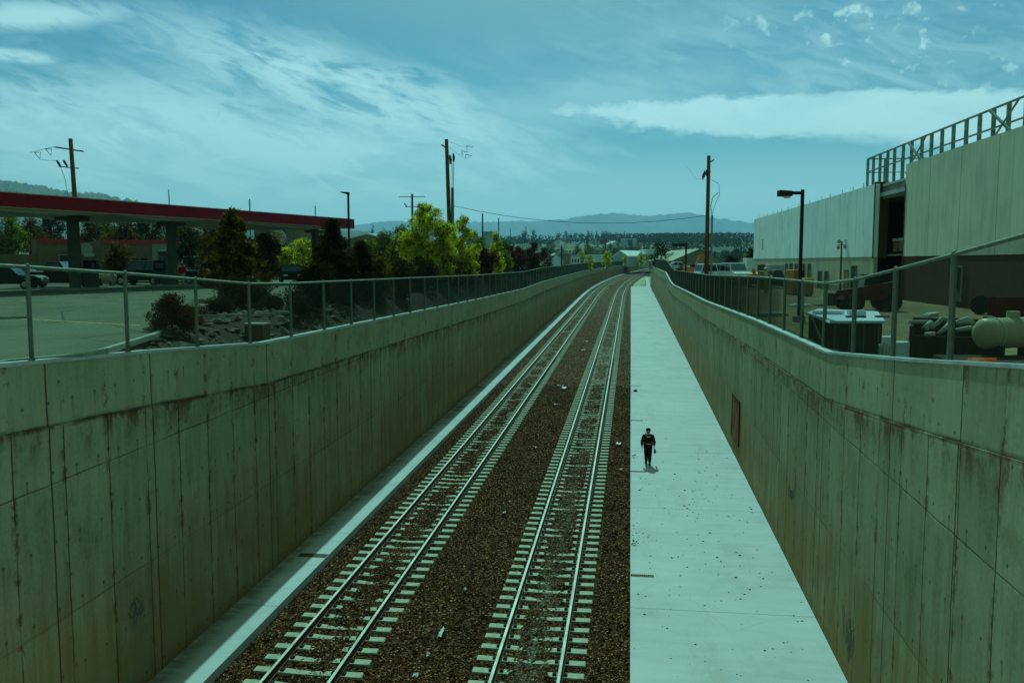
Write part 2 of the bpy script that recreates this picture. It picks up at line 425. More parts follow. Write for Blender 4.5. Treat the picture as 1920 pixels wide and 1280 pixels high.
def tilt_mat(name, base, lines):
    m, T, b = newmat(name)
    tc = T.node('ShaderNodeTexCoord').outputs['Object']
    x, y, z = T.sep(tc)
    s1 = T.noise(T.comb(T.math('MULTIPLY', x, 1.0), 0, T.math('MULTIPLY', z, 0.12)), 1.8, 6, 0.68)
    s2 = T.noise(tc, 0.35, 5, 0.6)
    t = T.math('ADD', T.math('MULTIPLY', s1, 0.55), T.math('MULTIPLY', s2, 0.45))
    col = T.ramp(t, [(0.32, tuple(c * 0.72 for c in base)), (0.5, base), (0.68, tuple(min(1, c * 1.2) for c in base))])
    wx = T.math('ADD', x, T.math('MULTIPLY', T.math('SUBTRACT', T.noise(T.comb(0, 0, z), 1.5, 3), 0.5), 0.06))
    fr = T.math('ABSOLUTE', T.math('SUBTRACT', T.math('MODULO', T.math('ADD', wx, lines * 20), lines), lines / 2))
    fr2 = T.math('ABSOLUTE', T.math('SUBTRACT', T.math('MODULO', T.math('ADD', wx, lines * 20), lines * 3), lines * 1.5))
    ln = T.math('MAXIMUM', T.math('MULTIPLY', T.smooth(fr, 0.03, 0.01), T.smooth(s2, 0.4, 0.6, 0.1, 0.55)), T.math('MULTIPLY', T.smooth(fr2, 0.035, 0.015), 0.85))
    dr = T.math('MULTIPLY', T.smooth(s1, 0.6, 0.76), 0.45)
    col = T.mix(dr, col, (0.12, 0.09, 0.05))
    col = T.mix(ln, col, (0.06, 0.045, 0.03))
    T.put(b.inputs['Base Color'], col); b.inputs['Roughness'].default_value = 0.9
    b.inputs['Specular IOR Level'].default_value = 0.2
    bump(T, b, T.math('SUBTRACT', t, ln), 0.4, 0.02)
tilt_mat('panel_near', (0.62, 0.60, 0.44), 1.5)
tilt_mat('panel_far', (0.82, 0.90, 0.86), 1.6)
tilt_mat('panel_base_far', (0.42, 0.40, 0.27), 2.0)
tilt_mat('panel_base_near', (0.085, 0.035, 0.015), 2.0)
simple('steel_frame', (0.22, 0.24, 0.17), 0.7, var=0.35)
simple('interior_dark', (0.012, 0.010, 0.008), 0.95)
simple('plywood', (0.22, 0.15, 0.08), 0.8)
simple('crate_dark', (0.055, 0.028, 0.015), 0.9, var=0.5, scale=3)
simple('lid_pale', (0.74, 0.80, 0.84), 0.5, var=0.18, scale=2)
simple('pipe_pale', (0.45, 0.42, 0.33), 0.7, var=0.25)
simple('tank_white', (0.45, 0.37, 0.22), 0.45, var=0.15, scale=1.5)
simple('plastic_orange', (0.80, 0.13, 0.02), 0.5)
simple('plastic_white', (0.75, 0.75, 0.72), 0.5)
simple('machine_red', (0.13, 0.010, 0.009), 0.55, var=0.4)
simple('machine_orange', (0.75, 0.18, 0.03), 0.5, var=0.2)
simple('machine_yellow', (0.45, 0.22, 0.03), 0.55, var=0.3)
simple('tyre_rubber', (0.018, 0.014, 0.012), 0.85)
simple('rim_metal', (0.45, 0.45, 0.43), 0.35, metal=0.5)
simple('paint_black', (0.010, 0.008, 0.008), 0.45, spec=0.25)
simple('paint_darkred', (0.10, 0.01, 0.01), 0.3)
simple('paint_grey', (0.05, 0.05, 0.05), 0.4, spec=0.3)
simple('paint_white', (0.72, 0.72, 0.70), 0.35)
simple('paint_blue', (0.10, 0.20, 0.24), 0.35)
simple('lamp_clear', (0.7, 0.7, 0.65), 0.2)
simple('lamp_red', (0.5, 0.02, 0.01), 0.3)
simple('windscreen', (0.07, 0.12, 0.13), 0.1, spec=0.8)
simple('rust_plate', (0.26, 0.07, 0.012), 0.85, var=0.7, scale=1.2, c2=(0.06, 0.025, 0.010))
simple('grate_brown', (0.16, 0.10, 0.05), 0.8, var=0.3, scale=6)
simple('rock', (0.16, 0.13, 0.075), 0.9, var=0.5, scale=3, c2=(0.035, 0.022, 0.012))
simple('mulch', (0.09, 0.055, 0.025), 0.95, var=0.6, scale=5, bmp=0.8)
simple('litter_white', (0.58, 0.58, 0.54), 0.7)
simple('litter_tan', (0.5, 0.32, 0.14), 0.7)
simple('stripe_yellow', (0.50, 0.36, 0.10), 0.8)
simple('kerb_pale', (0.34, 0.33, 0.25), 0.85)
simple('metal_white', (0.72, 0.74, 0.72), 0.5, var=0.12, scale=0.3)
simple('metal_blue', (0.34, 0.44, 0.46), 0.5, var=0.15, scale=0.3)
simple('metal_tan', (0.24, 0.23, 0.13), 0.6, var=0.2, scale=0.3)
simple('roof_grey', (0.40, 0.42, 0.40), 0.7, var=0.2, scale=0.3)
simple('spray_blue', (0.11, 0.11, 0.09), 0.8)
simple('jacket_dark', (0.10, 0.014, 0.010), 0.9)
simple('backpack_black', (0.012, 0.012, 0.014), 0.7)
simple('trousers_black', (0.014, 0.010, 0.012), 0.9)
simple('reflective', (0.62, 0.55, 0.45), 0.4)
simple('skin', (0.50, 0.26, 0.17), 0.6)
simple('cap_dark', (0.03, 0.012, 0.010), 0.9)
simple('shirt_red', (0.55, 0.03, 0.02), 0.85)
simple('trousers_pale', (0.55, 0.55, 0.48), 0.9)
simple('bag_green', (0.14, 0.20, 0.10), 0.7)
leafmat('leaf_bright', [(0.0, (0.010, 0.012, 0.001)), (0.28, (0.06, 0.075, 0.004)), (0.5, (0.46, 0.44, 0.016)), (1.0, (1.0, 0.84, 0.06))], 0.5)
leafmat('leaf_mid', [(0.0, (0.016, 0.020, 0.003)), (0.45, (0.10, 0.12, 0.012)), (1.0, (0.42, 0.36, 0.04))], 0.42)
leafmat('leaf_orange', [(0.0, (0.014, 0.007, 0.002)), (0.5, (0.075, 0.048, 0.008)), (1.0, (0.36, 0.20, 0.02))], 0.35)
leafmat('leaf_dark', [(0.0, (0.010, 0.006, 0.002)), (0.5, (0.035, 0.022, 0.006)), (1.0, (0.13, 0.085, 0.02))], 0.2)
leafmat('leaf_red', [(0.0, (0.020, 0.005, 0.003)), (0.5, (0.075, 0.020, 0.008)), (1.0, (0.26, 0.07, 0.02))], 0.25)
leafmat('leaf_far', [(0.0, (0.010, 0.015, 0.005)), (0.5, (0.022, 0.032, 0.010)), (1.0, (0.07, 0.085, 0.03))], 0.2)
leafmat('leaf_far_pale', [(0.0, (0.06, 0.075, 0.02)), (0.5, (0.13, 0.15, 0.045)), (1.0, (0.25, 0.26, 0.09))], 0.2)
hill_mat('mountain_far', (0.07, 0.08, 0.08), (0.13, 0.14, 0.13))
hill_mat('mountain_near', (0.045, 0.055, 0.02), (0.17, 0.14, 0.07), 0.003)

# ------------------------------------------------------------------ mesh helpers
def M_(names):
    return [MATS[n] for n in ([names] if isinstance(names, str) else names)]
def tag(o, label=None, cat=None, group=None, kind=None):
    if label: o['label'] = label
    if cat: o['category'] = cat
    if group: o['group'] = group
    if kind: o['kind'] = kind
    return o
def empty(name, loc=(0, 0, 0), rz=0.0):
    o = bpy.data.objects.new(name, None); COL.objects.link(o)
    o.location = loc; o.rotation_euler = (0, 0, rz); o.empty_display_size = 0.3
    return o
class MB:
    def __init__(s):
        s.v = []; s.f = []; s.m = []
    def add(s, vs_, fs, m=0):
        b = len(s.v); s.v += [tuple(p) for p in vs_]
        s.f += [tuple(b + i for i in f) for f in fs]; s.m += [m] * len(fs)
        return s
    def hexa(s, p, m=0):   # 8 points: bottom 4 ccw, top 4 ccw
        return s.add(p, [(3, 2, 1, 0), (4, 5, 6, 7), (0, 1, 5, 4), (1, 2, 6, 5), (2, 3, 7, 6), (3, 0, 4, 7)], m)
    def box(s, x0, x1, y0, y1, z0, z1, m=0):
        return s.hexa([(x0, y0, z0), (x1, y0, z0), (x1, y1, z0), (x0, y1, z0), (x0, y0, z1), (x1, y0, z1), (x1, y1, z1), (x0, y1, z1)], m)
    def cbox(s, c, d, rz=0.0, m=0):
        cx, cy, cz = c; dx, dy, dz = (q / 2 for q in d); C, S = math.cos(rz), math.sin(rz)
        P = [(-dx, -dy), (dx, -dy), (dx, dy), (-dx, dy)]
        P = [(cx + C * a - S * b_, cy + S * a + C * b_) for a, b_ in P]
        return s.hexa([(a, b_, cz - dz) for a, b_ in P] + [(a, b_, cz + dz) for a, b_ in P], m)
    def bar(s, a, b, w, h=None, m=0):
        h = h or w; a = Vector(a); b = Vector(b); d = (b - a).normalized()
        up = Vector((0, 0, 1)) if abs(d.z) < 0.95 else Vector((0, 1, 0))
        r = d.cross(up).normalized() * (w / 2); u = r.cross(d).normalized() * (h / 2)
        return s.hexa([a - r - u, a + r - u, b + r - u, b - r - u, a - r + u, a + r + u, b + r + u, b - r + u], m)
    def tube(s, pts, r, n=8, m=0, cap=True):
        pts = [Vector(p) for p in pts]; rs = r if isinstance(r, (list, tuple)) else [r] * len(pts)
        ref = None; base = len(s.v)
        for i, p in enumerate(pts):
            d = (pts[min(i + 1, len(pts) - 1)] - pts[max(i - 1, 0)]).normalized()
            if ref is None:
                ref = Vector((0, 0, 1)) if abs(d.z) < 0.9 else Vector((1, 0, 0))
            a = d.cross(ref).normalized(); ref2 = a.cross(d).normalized(); ref = ref2
            for k in range(n):
                t = 2 * math.pi * k / n
                s.v.append(tuple(p + (a * math.cos(t) + ref2 * math.sin(t)) * rs[i]))
        for i in range(len(pts) - 1):
            for k in range(n):
                k2 = (k + 1) % n
                s.f.append((base + i * n + k, base + i * n + k2, base + (i + 1) * n + k2, base + (i + 1) * n + k)); s.m.append(m)
        if cap:
            s.f.append(tuple(base + k for k in reversed(range(n)))); s.m.append(m)
            s.f.append(tuple(base + (len(pts) - 1) * n + k for k in range(n))); s.m.append(m)
        return s
    def prism(s, poly, y0, y1, m=0, axis='y'):
        """poly in (x, z), extruded along y (or along x with axis='x': poly in (y, z))"""
        n = len(poly)
        if axis == 'y': P = [(a, y0, b) for a, b in poly] + [(a, y1, b) for a, b in poly]
        elif axis == 'x': P = [(y0, a, b) for a, b in poly] + [(y1, a, b) for a, b in poly]
        else: P = [(a, b, y0) for a, b in poly] + [(a, b, y1) for a, b in poly]
        return s.add(P, [tuple(range(n)), tuple(reversed(range(n, 2 * n)))] + [(i, n + i, n + (i + 1) % n, (i + 1) % n) for i in range(n)], m)
    def build(s, name, mats, parent=None, smooth=False, bevel=0.0, loc=None):
        me = bpy.data.meshes.new(name)
        me.from_pydata(s.v, [], s.f)
        for mt in M_(mats): me.materials.append(mt)
        me.polygons.foreach_set('material_index', s.m)
        if smooth: me.polygons.foreach_set('use_smooth', [True] * len(s.f))
        me.update()
        o = bpy.data.objects.new(name, me); COL.objects.link(o)
        if parent: o.parent = parent
        if loc: o.location = loc
        if bevel:
            md = o.modifiers.new('bevel', 'BEVEL'); md.width = bevel; md.segments = 2; md.limit_method = 'ANGLE'
        return o
def np_mesh(name, v, f, mats, parent=None, smooth=False, midx=None):
    """fast mesh from arrays, f is (n,3) or (n,4)"""
    me = bpy.data.meshes.new(name)
    v = np.asarray(v, dtype=np.float32); f = np.asarray(f, dtype=np.int32)
    k = f.shape[1]
    me.vertices.add(len(v)); me.vertices.foreach_set('co', v.ravel())
    me.loops.add(f.size); me.loops.foreach_set('vertex_index', f.ravel())
    me.polygons.add(len(f)); me.polygons.foreach_set('loop_start', np.arange(0, f.size, k, dtype=np.int32))
    try: me.polygons.foreach_set('loop_total', np.full(len(f), k, dtype=np.int32))
    except Exception: pass
    for mt in M_(mats): me.materials.append(mt)
    if midx is not None: me.polygons.foreach_set('material_index', np.asarray(midx, dtype=np.int32))
    me.update(calc_edges=True)
    me.polygons.foreach_set('use_smooth', np.full(len(f), bool(smooth)))
    o = bpy.data.objects.new(name, me); COL.objects.link(o)
    if parent: o.parent = parent
    return o
def grid_faces(nr, nc):
    i = np.arange(nr - 1)[:, None] * nc + np.arange(nc - 1)[None, :]
    return np.stack([i, i + 1, i + 1 + nc, i + nc], -1).reshape(-1, 4)
def copy_tree(o, parent=None):
    c = o.copy(); COL.objects.link(c); c.parent = parent
    for ch in list(o.children): copy_tree(ch, c)
    return c

# ------------------------------------------------------------------ trench frame
SL = 0.01524
def cur(Y, Y0=172.0, R=1650.0):
    return 0.0 if Y < Y0 else (Y - Y0) ** 2 / (2 * R)
def curr(Y):                    # the wall on the walkway side starts to bend later
    return 0.0 if Y < 205 else min(cur(Y), (Y - 205) ** 2 / 2200.0)
def zr(Y): return SL * Y
TL = [(-40, 8.7), (0, 8.4), (13.4, 7.82), (18.1, 7.58), (24.4, 7.19), (36, 7.10), (61, 6.90), (87, 6.82), (107, 7.1), (188, 7.4), (338, 8.0), (400, 8.9), (430, 8.9), (480, 9.0)]
TR = [(-40, 9.4), (0, 8.9), (11.6, 8.27), (16.2, 7.84), (22.7, 7.30), (35.2, 7.26), (59, 6.96), (83.6, 6.92), (103.8, 6.86), (112, 7.15), (126.8, 8.04), (212, 8.41), (300, 8.6), (480, 9.0)]
def top_l(Y): return float(np.interp(Y, [p[0] for p in TL], [p[1] for p in TL]))
def top_r(Y): return float(np.interp(Y, [p[0] for p in TR], [p[1] for p in TR]))
XL, XR = -10.50, 4.87
def ys_list(a, b, fine):
    out = [a]
    while out[-1] < b:
        y = out[-1]; out.append(min(b, y + (fine if y < 170 else 5.0)))
    return out

def build_wall(side):
    # side -1: across the tracks; +1: beside the walkway
    topf = top_l if side < 0 else top_r
    xf = (lambda Y: XL + cur(Y)) if side < 0 else (lambda Y: XR + curr(Y))
    kn = sorted(set([p[0] for p in (TL if side < 0 else TR)]))
    ys = sorted(set([round(y, 2) for y in ys_list(-24, 470, 3.0)] + [k for k in kn if -24 < k < 470]))
    root = empty('retaining_wall', (xf(0), 0, 0))
    if side < 0: tag(root, 'tall shaded concrete retaining wall beside the track with the sunlit ledge', 'wall')
    else: tag(root, 'concrete retaining wall rising beside the pale walkway, rusty plate low on it', 'wall')
    ox = root.location.x
    def strip(name, prof, mat):
        """prof(Y) -> list of (lateral outwards from trench face, z) points; built as a closed ring"""
        V = []; UV = []; UB = []
        for Y in ys:
            for (a, z) in prof(Y):
                V.append((xf(Y) + side * a - ox, Y, z)); UV.append((Y, z - zr(Y))); UB.append((Y, topf(Y) - z))
        n = len(prof(0)); Fc = []
        for i in range(len(ys) - 1):
            for k in range(n):
                k2 = (k + 1) % n
                q = (i * n + k, i * n + k2, (i + 1) * n + k2, (i + 1) * n + k)
                Fc.append(q if side > 0 else q[::-1])
        o = np_mesh(name, V, Fc, mat, root)
        me = o.data
        l1 = me.uv_layers.new(name='along'); l2 = me.uv_layers.new(name='below')
        idx = np.array([l.vertex_index for l in me.loops])
        l1.data.foreach_set('uv', np.array(UV, dtype=np.float32)[idx].ravel())
        l2.data.foreach_set('uv', np.array(UB, dtype=np.float32)[idx].ravel())
        return o
    mt = 'wall_concrete_a' if side < 0 else 'wall_concrete_b'
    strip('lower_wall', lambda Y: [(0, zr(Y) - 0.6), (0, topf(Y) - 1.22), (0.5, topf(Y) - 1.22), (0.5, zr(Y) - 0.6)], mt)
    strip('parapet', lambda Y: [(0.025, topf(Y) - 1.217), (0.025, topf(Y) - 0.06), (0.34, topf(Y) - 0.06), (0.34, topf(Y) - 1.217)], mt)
    strip('coping', lambda Y: [(0.0, topf(Y) - 0.057), (0.0, topf(Y)), (0.37, topf(Y)), (0.37, topf(Y) - 0.057)], 'coping_concrete')
    return root
wall_l = build_wall(-1)
wall_r = build_wall(+1)

# walkway, ledge, ballast
def long_slab(name, xa, xb, z, thick, y0, y1, mat, fa=cur, fb=cur):
    ys = ys_list(y0, y1, 6.0); V = []
    for Y in ys:
        a, b = xa + fa(Y), xb + fb(Y); zz = zr(Y)
        V += [(a, Y, zz + z - thick), (b, Y, zz + z - thick), (b, Y, zz + z), (a, Y, zz + z)]
    Fc = []
    for i in range(len(ys) - 1):
        for k in range(4):
            k2 = (k + 1) % 4; Fc.append((i * 4 + k, (i + 1) * 4 + k, (i + 1) * 4 + k2, i * 4 + k2))
    n = (len(ys) - 1) * 4
    Fc += [(0, 1, 2, 3), (n + 3, n + 2, n + 1, n)]
    return np_mesh(name, V, Fc, mat)
tag(long_slab('walkway_path', 0.10, XR - 0.004, 0.0, 0.5, -24, 218, 'walkway_concrete', lambda y: 0, lambda y: 0), kind='structure')
tag(long_slab('ledge_path', XL + 0.004, -9.28, 0.0, 0.5, -24, 465, 'ledge_concrete'), kind='structure')

tag(long_slab('service_path', -0.25, XR - 0.004, -0.09, 0.4, 218.02, 420, 'path_gravel', cur, curr), kind='structure')
def end_ramp():
    b = MB(); x0, x1 = 3.2, XR - 0.01
    b.prism([(0, 0), (26, 1.35), (26, -0.3), (0, -0.3)], x0 + 0.7, x1, axis='x')
    o = b.build('end_ramp', 'coping_concrete', None, loc=(0, 218.05, zr(218))); o.rotation_euler = (SL, 0, 0)
    tag(o, 'small pale concrete ramp where the walkway ends against the wall', 'ramp')
end_ramp()
def ballast_z(X, Y, rng=None):
    """height of the stone bed above the rail line; X measured in the track frame"""
    z = np.full_like(X, -0.235)
    for c in (-2.235, -7.28):
        d = np.abs(X - c)
        z = np.where(d < 1.55, -0.222, z)
        z = np.where(d < 0.42, -0.186, z)
        z = np.where((d > 0.42) & (d < 0.95), -0.216, z)
    return z
def ballast_sheet(name, y0, y1, step, x0=-9.6, x1=0.4, amp=0.035, stepx=None):
    stepx = stepx or step
    ys = np.arange(y0, y1 + step * 0.5, step); xs = np.arange(x0, x1 + 1e-6, stepx)
    rng = np.random.default_rng(int(y0 * 10) + 7)
    X, Y = np.meshgrid(xs, ys)
    Z = ballast_z(X, Y) + (rng.random(X.shape) - 0.5) * amp * 2
    lo = rng.random((X.shape[0] // 12 + 2, X.shape[1] // 12 + 2))
    from_i = np.arange(X.shape[0]) / 12.0; from_j = np.arange(X.shape[1]) / 12.0
    i0 = from_i.astype(int); j0 = from_j.astype(int); fi = (from_i - i0)[:, None]; fj = (from_j - j0)[None, :]
    low = lo[i0][:, j0] * (1 - fi) * (1 - fj) + lo[i0 + 1][:, j0] * fi * (1 - fj) + lo[i0][:, j0 + 1] * (1 - fi) * fj + lo[i0 + 1][:, j0 + 1] * fi * fj
    Z += (low - 0.5) * np.where(np.minimum(np.abs(X + 2.235), np.abs(X + 7.28)) < 0.55, 0.07, 0.025)
    cu = np.where(Y < 172, 0, (np.maximum(Y - 172, 0)) ** 2 / 3300.0)
    jx = (rng.random(X.shape) - 0.5) * stepx * 0.6; jy = (rng.random(X.shape) - 0.5) * step * 0.6
    V = np.stack([X + cu + jx, Y + jy, Z + SL * Y], -1).reshape(-1, 3)
    o = np_mesh(name, V, grid_faces(len(ys), len(xs)), 'ballast_stone')
    d = np.abs(X - (-2.235))
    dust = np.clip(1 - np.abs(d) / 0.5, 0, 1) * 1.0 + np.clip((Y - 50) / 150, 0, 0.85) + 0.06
    at = o.data.attributes.new('dust', 'FLOAT', 'POINT')
    at.data.foreach_set('value', np.clip(dust, 0, 1).astype(np.float32).ravel())
    return tag(o, kind='stuff')
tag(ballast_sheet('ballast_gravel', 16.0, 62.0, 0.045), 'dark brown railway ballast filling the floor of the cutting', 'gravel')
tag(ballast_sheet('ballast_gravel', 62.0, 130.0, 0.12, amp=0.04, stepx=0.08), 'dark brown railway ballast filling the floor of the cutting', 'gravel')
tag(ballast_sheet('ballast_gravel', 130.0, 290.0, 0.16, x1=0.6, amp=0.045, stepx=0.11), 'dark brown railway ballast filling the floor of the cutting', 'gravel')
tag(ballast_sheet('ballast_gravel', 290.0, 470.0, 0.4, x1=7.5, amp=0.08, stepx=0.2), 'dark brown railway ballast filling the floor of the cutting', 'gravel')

# ------------------------------------------------------------------ tracks
def rail_mesh(xc, y0, y1, root):
    prof = [(-0.07, -0.172), (0.07, -0.172), (0.07, -0.160), (0.012, -0.140), (0.012, -0.045), (0.036, -0.036), (0.036, -0.004), (0.028, 0.0), (-0.028, 0.0), (-0.036, -0.004), (-0.036, -0.036), (-0.012, -0.045), (-0.012, -0.140), (-0.07, -0.160)]
    ys = ys_list(y0, y1, 6.0); V = []; n = len(prof); Fc = []; mi = []
    for Y in ys:
        V += [(xc + cur(Y) + a - root.location.x, Y - root.location.y, zr(Y) + b - root.location.z) for a, b in prof]
    for i in range(len(ys) - 1):
        for k in range(n):
            k2 = (k + 1) % n
            Fc.append((i * n + k, (i + 1) * n + k, (i + 1) * n + k2, i * n + k2)); mi.append(1 if k in (6, 7, 8, 9) else 0)
    return np_mesh('rail', V, Fc, ['rail_side_rust', 'rail_head_steel'], root, midx=mi)
def tie_geo(seed):
    b = MB(); rng = random.Random(seed)
    xs = [-1.30, -1.285, -0.95, -0.55, -0.3, 0, 0.3, 0.55, 0.95, 1.285, 1.30]
    zt = [-0.20, -0.168, -0.170, -0.172, -0.188, -0.196, -0.188, -0.172, -0.170, -0.168, -0.20]
    hw = [0.115, 0.118, 0.118, 0.112, 0.095, 0.090, 0.095, 0.112, 0.118, 0.118, 0.115]
    V = []; n = 4
    for x, z, w in zip(xs, zt, hw):
        V += [(x, -w - 0.025, -0.34), (x, w + 0.025, -0.34), (x, w, z), (x, -w, z)]
    Fc = []
    for i in range(len(xs) - 1):
        for k in range(4):
            k2 = (k + 1) % 4; Fc.append((i * 4 + k, i * 4 + k2, (i + 1) * 4 + k2, (i + 1) * 4 + k))
    Fc += [(3, 2, 1, 0), tuple(range(len(V) - 4, len(V)))]
    b.add(V, Fc, 0)
    for s in (-0.74, 0.74):
        for d in (-0.125, 0.125):
            b.box(s + d - 0.045, s + d + 0.045, -0.055, 0.055, -0.172, -0.128, 1)
            b.box(s + d - 0.015, s + d + 0.015, -0.03, 0.03, -0.128, -0.11, 1)
    return b
def build_track(xc, label):
    root = empty('railway_track', (xc, 16.0, zr(16)))
    tag(root, label, 'railway track', 'parallel railway tracks')
    rail_mesh(xc - 0.7525, -24, 470, root); rail_mesh(xc + 0.7525, -24, 470, root)
    protos = []
    rng = random.Random(int(abs(xc) * 100))
    tie0 = tie_geo(0).build('concrete_tie', ['tie_concrete', 'clip_rust'], root, bevel=0.0)
    Y = 16.2; k = 0; rest = MB()
    tg = tie_geo(0)
    while Y < 465:
        dz = rng.uniform(-0.006, 0.004); rx = rng.uniform(-0.006, 0.006); yy = Y + rng.uniform(-0.015, 0.015)
        if k < 100:
            o = tie0 if k == 0 else tie0.copy()
            if k: COL.objects.link(o); o.parent = root
            o.location = (cur(Y), yy - 16.0, zr(Y) - zr(16) + dz); o.rotation_euler = (SL, 0, rx)
        else:
            rest.add([(a + cur(Y), b_ + Y - 16.0, c + zr(Y) - zr(16)) for a, b_, c in tg.v], tg.f, 0)
        k += 1; Y += 0.61
    rest.m = [0] * len(rest.f)
    r = rest.build('concrete_tie_run', ['tie_concrete'], root); r['kind'] = 'stuff'
    return root
build_track(-2.235, 'railway track next to the concrete walkway, dust between its rails')
build_track(-7.28, 'railway track next to the narrow sunlit ledge under the shaded wall')

# drain gratings in the walkway edge and slots across the ledge
def grating(x0, x1, Y, w, name, label, group):
    r = empty(name, ((x0 + x1) / 2, Y, zr(Y)))
    tag(r, label, 'drain', group)
    L = (x1 - x0) / 2
    b = MB(); b.box(-L, L, -w / 2, w / 2, -0.02, 0.004)
    f = b.build('frame', 'grate_brown', r)
    b = MB(); n = max(4, int(2 * L / 0.06))
    for i in range(n):
        x = -L + (i + 0.5) * 2 * L / n
        b.box(x - 0.012, x + 0.012, -w / 2 + 0.02, w / 2 - 0.02, 0.0045, 0.012)
    b.build('bars', 'clip_rust', r)
for Y, w, l in ((25.2, 0.20, 'brown slotted drain grate at the walkway edge nearest the camera'), (37.3, 0.20, 'thin drain grate at the walkway edge beside the walking person'), (48.6, 0.2, 'thin drain grate at the walkway edge ahead of the walking person'), (61.0, 0.2, 'thin drain grate at the walkway edge by a small dark stone')):
    grating(0.11, 0.78, Y, w, 'drain_grate', l, 'drain grates along the walkway')
for Y, w, l in ((25.6, 0.34, 'wide brown grate crossing the sunlit ledge nearest the camera'), (51.5, 0.3, 'second brown grate across the ledge under the shaded wall'), (59.0, 0.3, 'third brown grate across the ledge under the shaded wall')):
    grating(-10.2 if Y < 30 else -10.45, -9.3 if Y < 30 else -9.85, Y, w, 'ledge_grate', l, 'grates across the ledge')

# rusty plate on the walkway-side wall
def hatch():
    r = empty('rusty_plate', (XR - 0.004, 40.6, zr(40.6) + 1.75))
    tag(r, 'rust-brown metal plate low on the wall beside the walkway', 'metal plate')
    b = MB(); b.box(-0.03, 0.0, -1.3, 1.3, -0.95, 0.95); b.build('plate', 'rust_plate', r, bevel=0.01)
    b = MB()
    for y in (-1.34, 1.34): b.box(-0.05, 0, y - 0.04, y + 0.04, -0.99, 0.99)
    for z in (-0.99, 0.99): b.box(-0.052, 0, -1.3, 1.3, z - 0.04, z + 0.04)
    b.build('frame', 'clip_rust', r)
hatch()

# faint scrawls on the walls
def scrawl(side, Y, z, size, seed, label):
    rng = random.Random(seed); b = MB()
    x = (XR - 0.004) if side > 0 else (XL + 0.004)
    for k in range(5):
        pts = []; t0 = rng.uniform(0, 6); cx = rng.uniform(-0.4, 0.4) * size; cz = rng.uniform(-0.3, 0.3) * size
        a, c = rng.uniform(0.12, 0.35) * size, rng.uniform(0.2, 0.45) * size
        for i in range(16):
            t = t0 + i * 0.42
            pts.append((0, cx + a * math.cos(t) + i * 0.02 * size, cz + c * math.sin(t * 1.3 + k)))
        b.tube(pts, 0.016, 4)
    o = b.build('graffiti', 'spray_blue', None, loc=(x, Y, z))
    o.scale = (0.12, 1, 1)
    tag(o, label, 'graffiti')
scrawl(-1, 17.0, zr(17) + 1.75, 0.55, 3, 'faint dark scrawl on the shaded wall above the ledge')
scrawl(1, 19.5, zr(19) + 1.0, 0.9, 5, 'dark looping scrawl low on the wall by the walkway')
scrawl(1, 26.6, zr(26) + 2.3, 0.6, 8, 'small bluish smudge of paint halfway up the walkway wall')

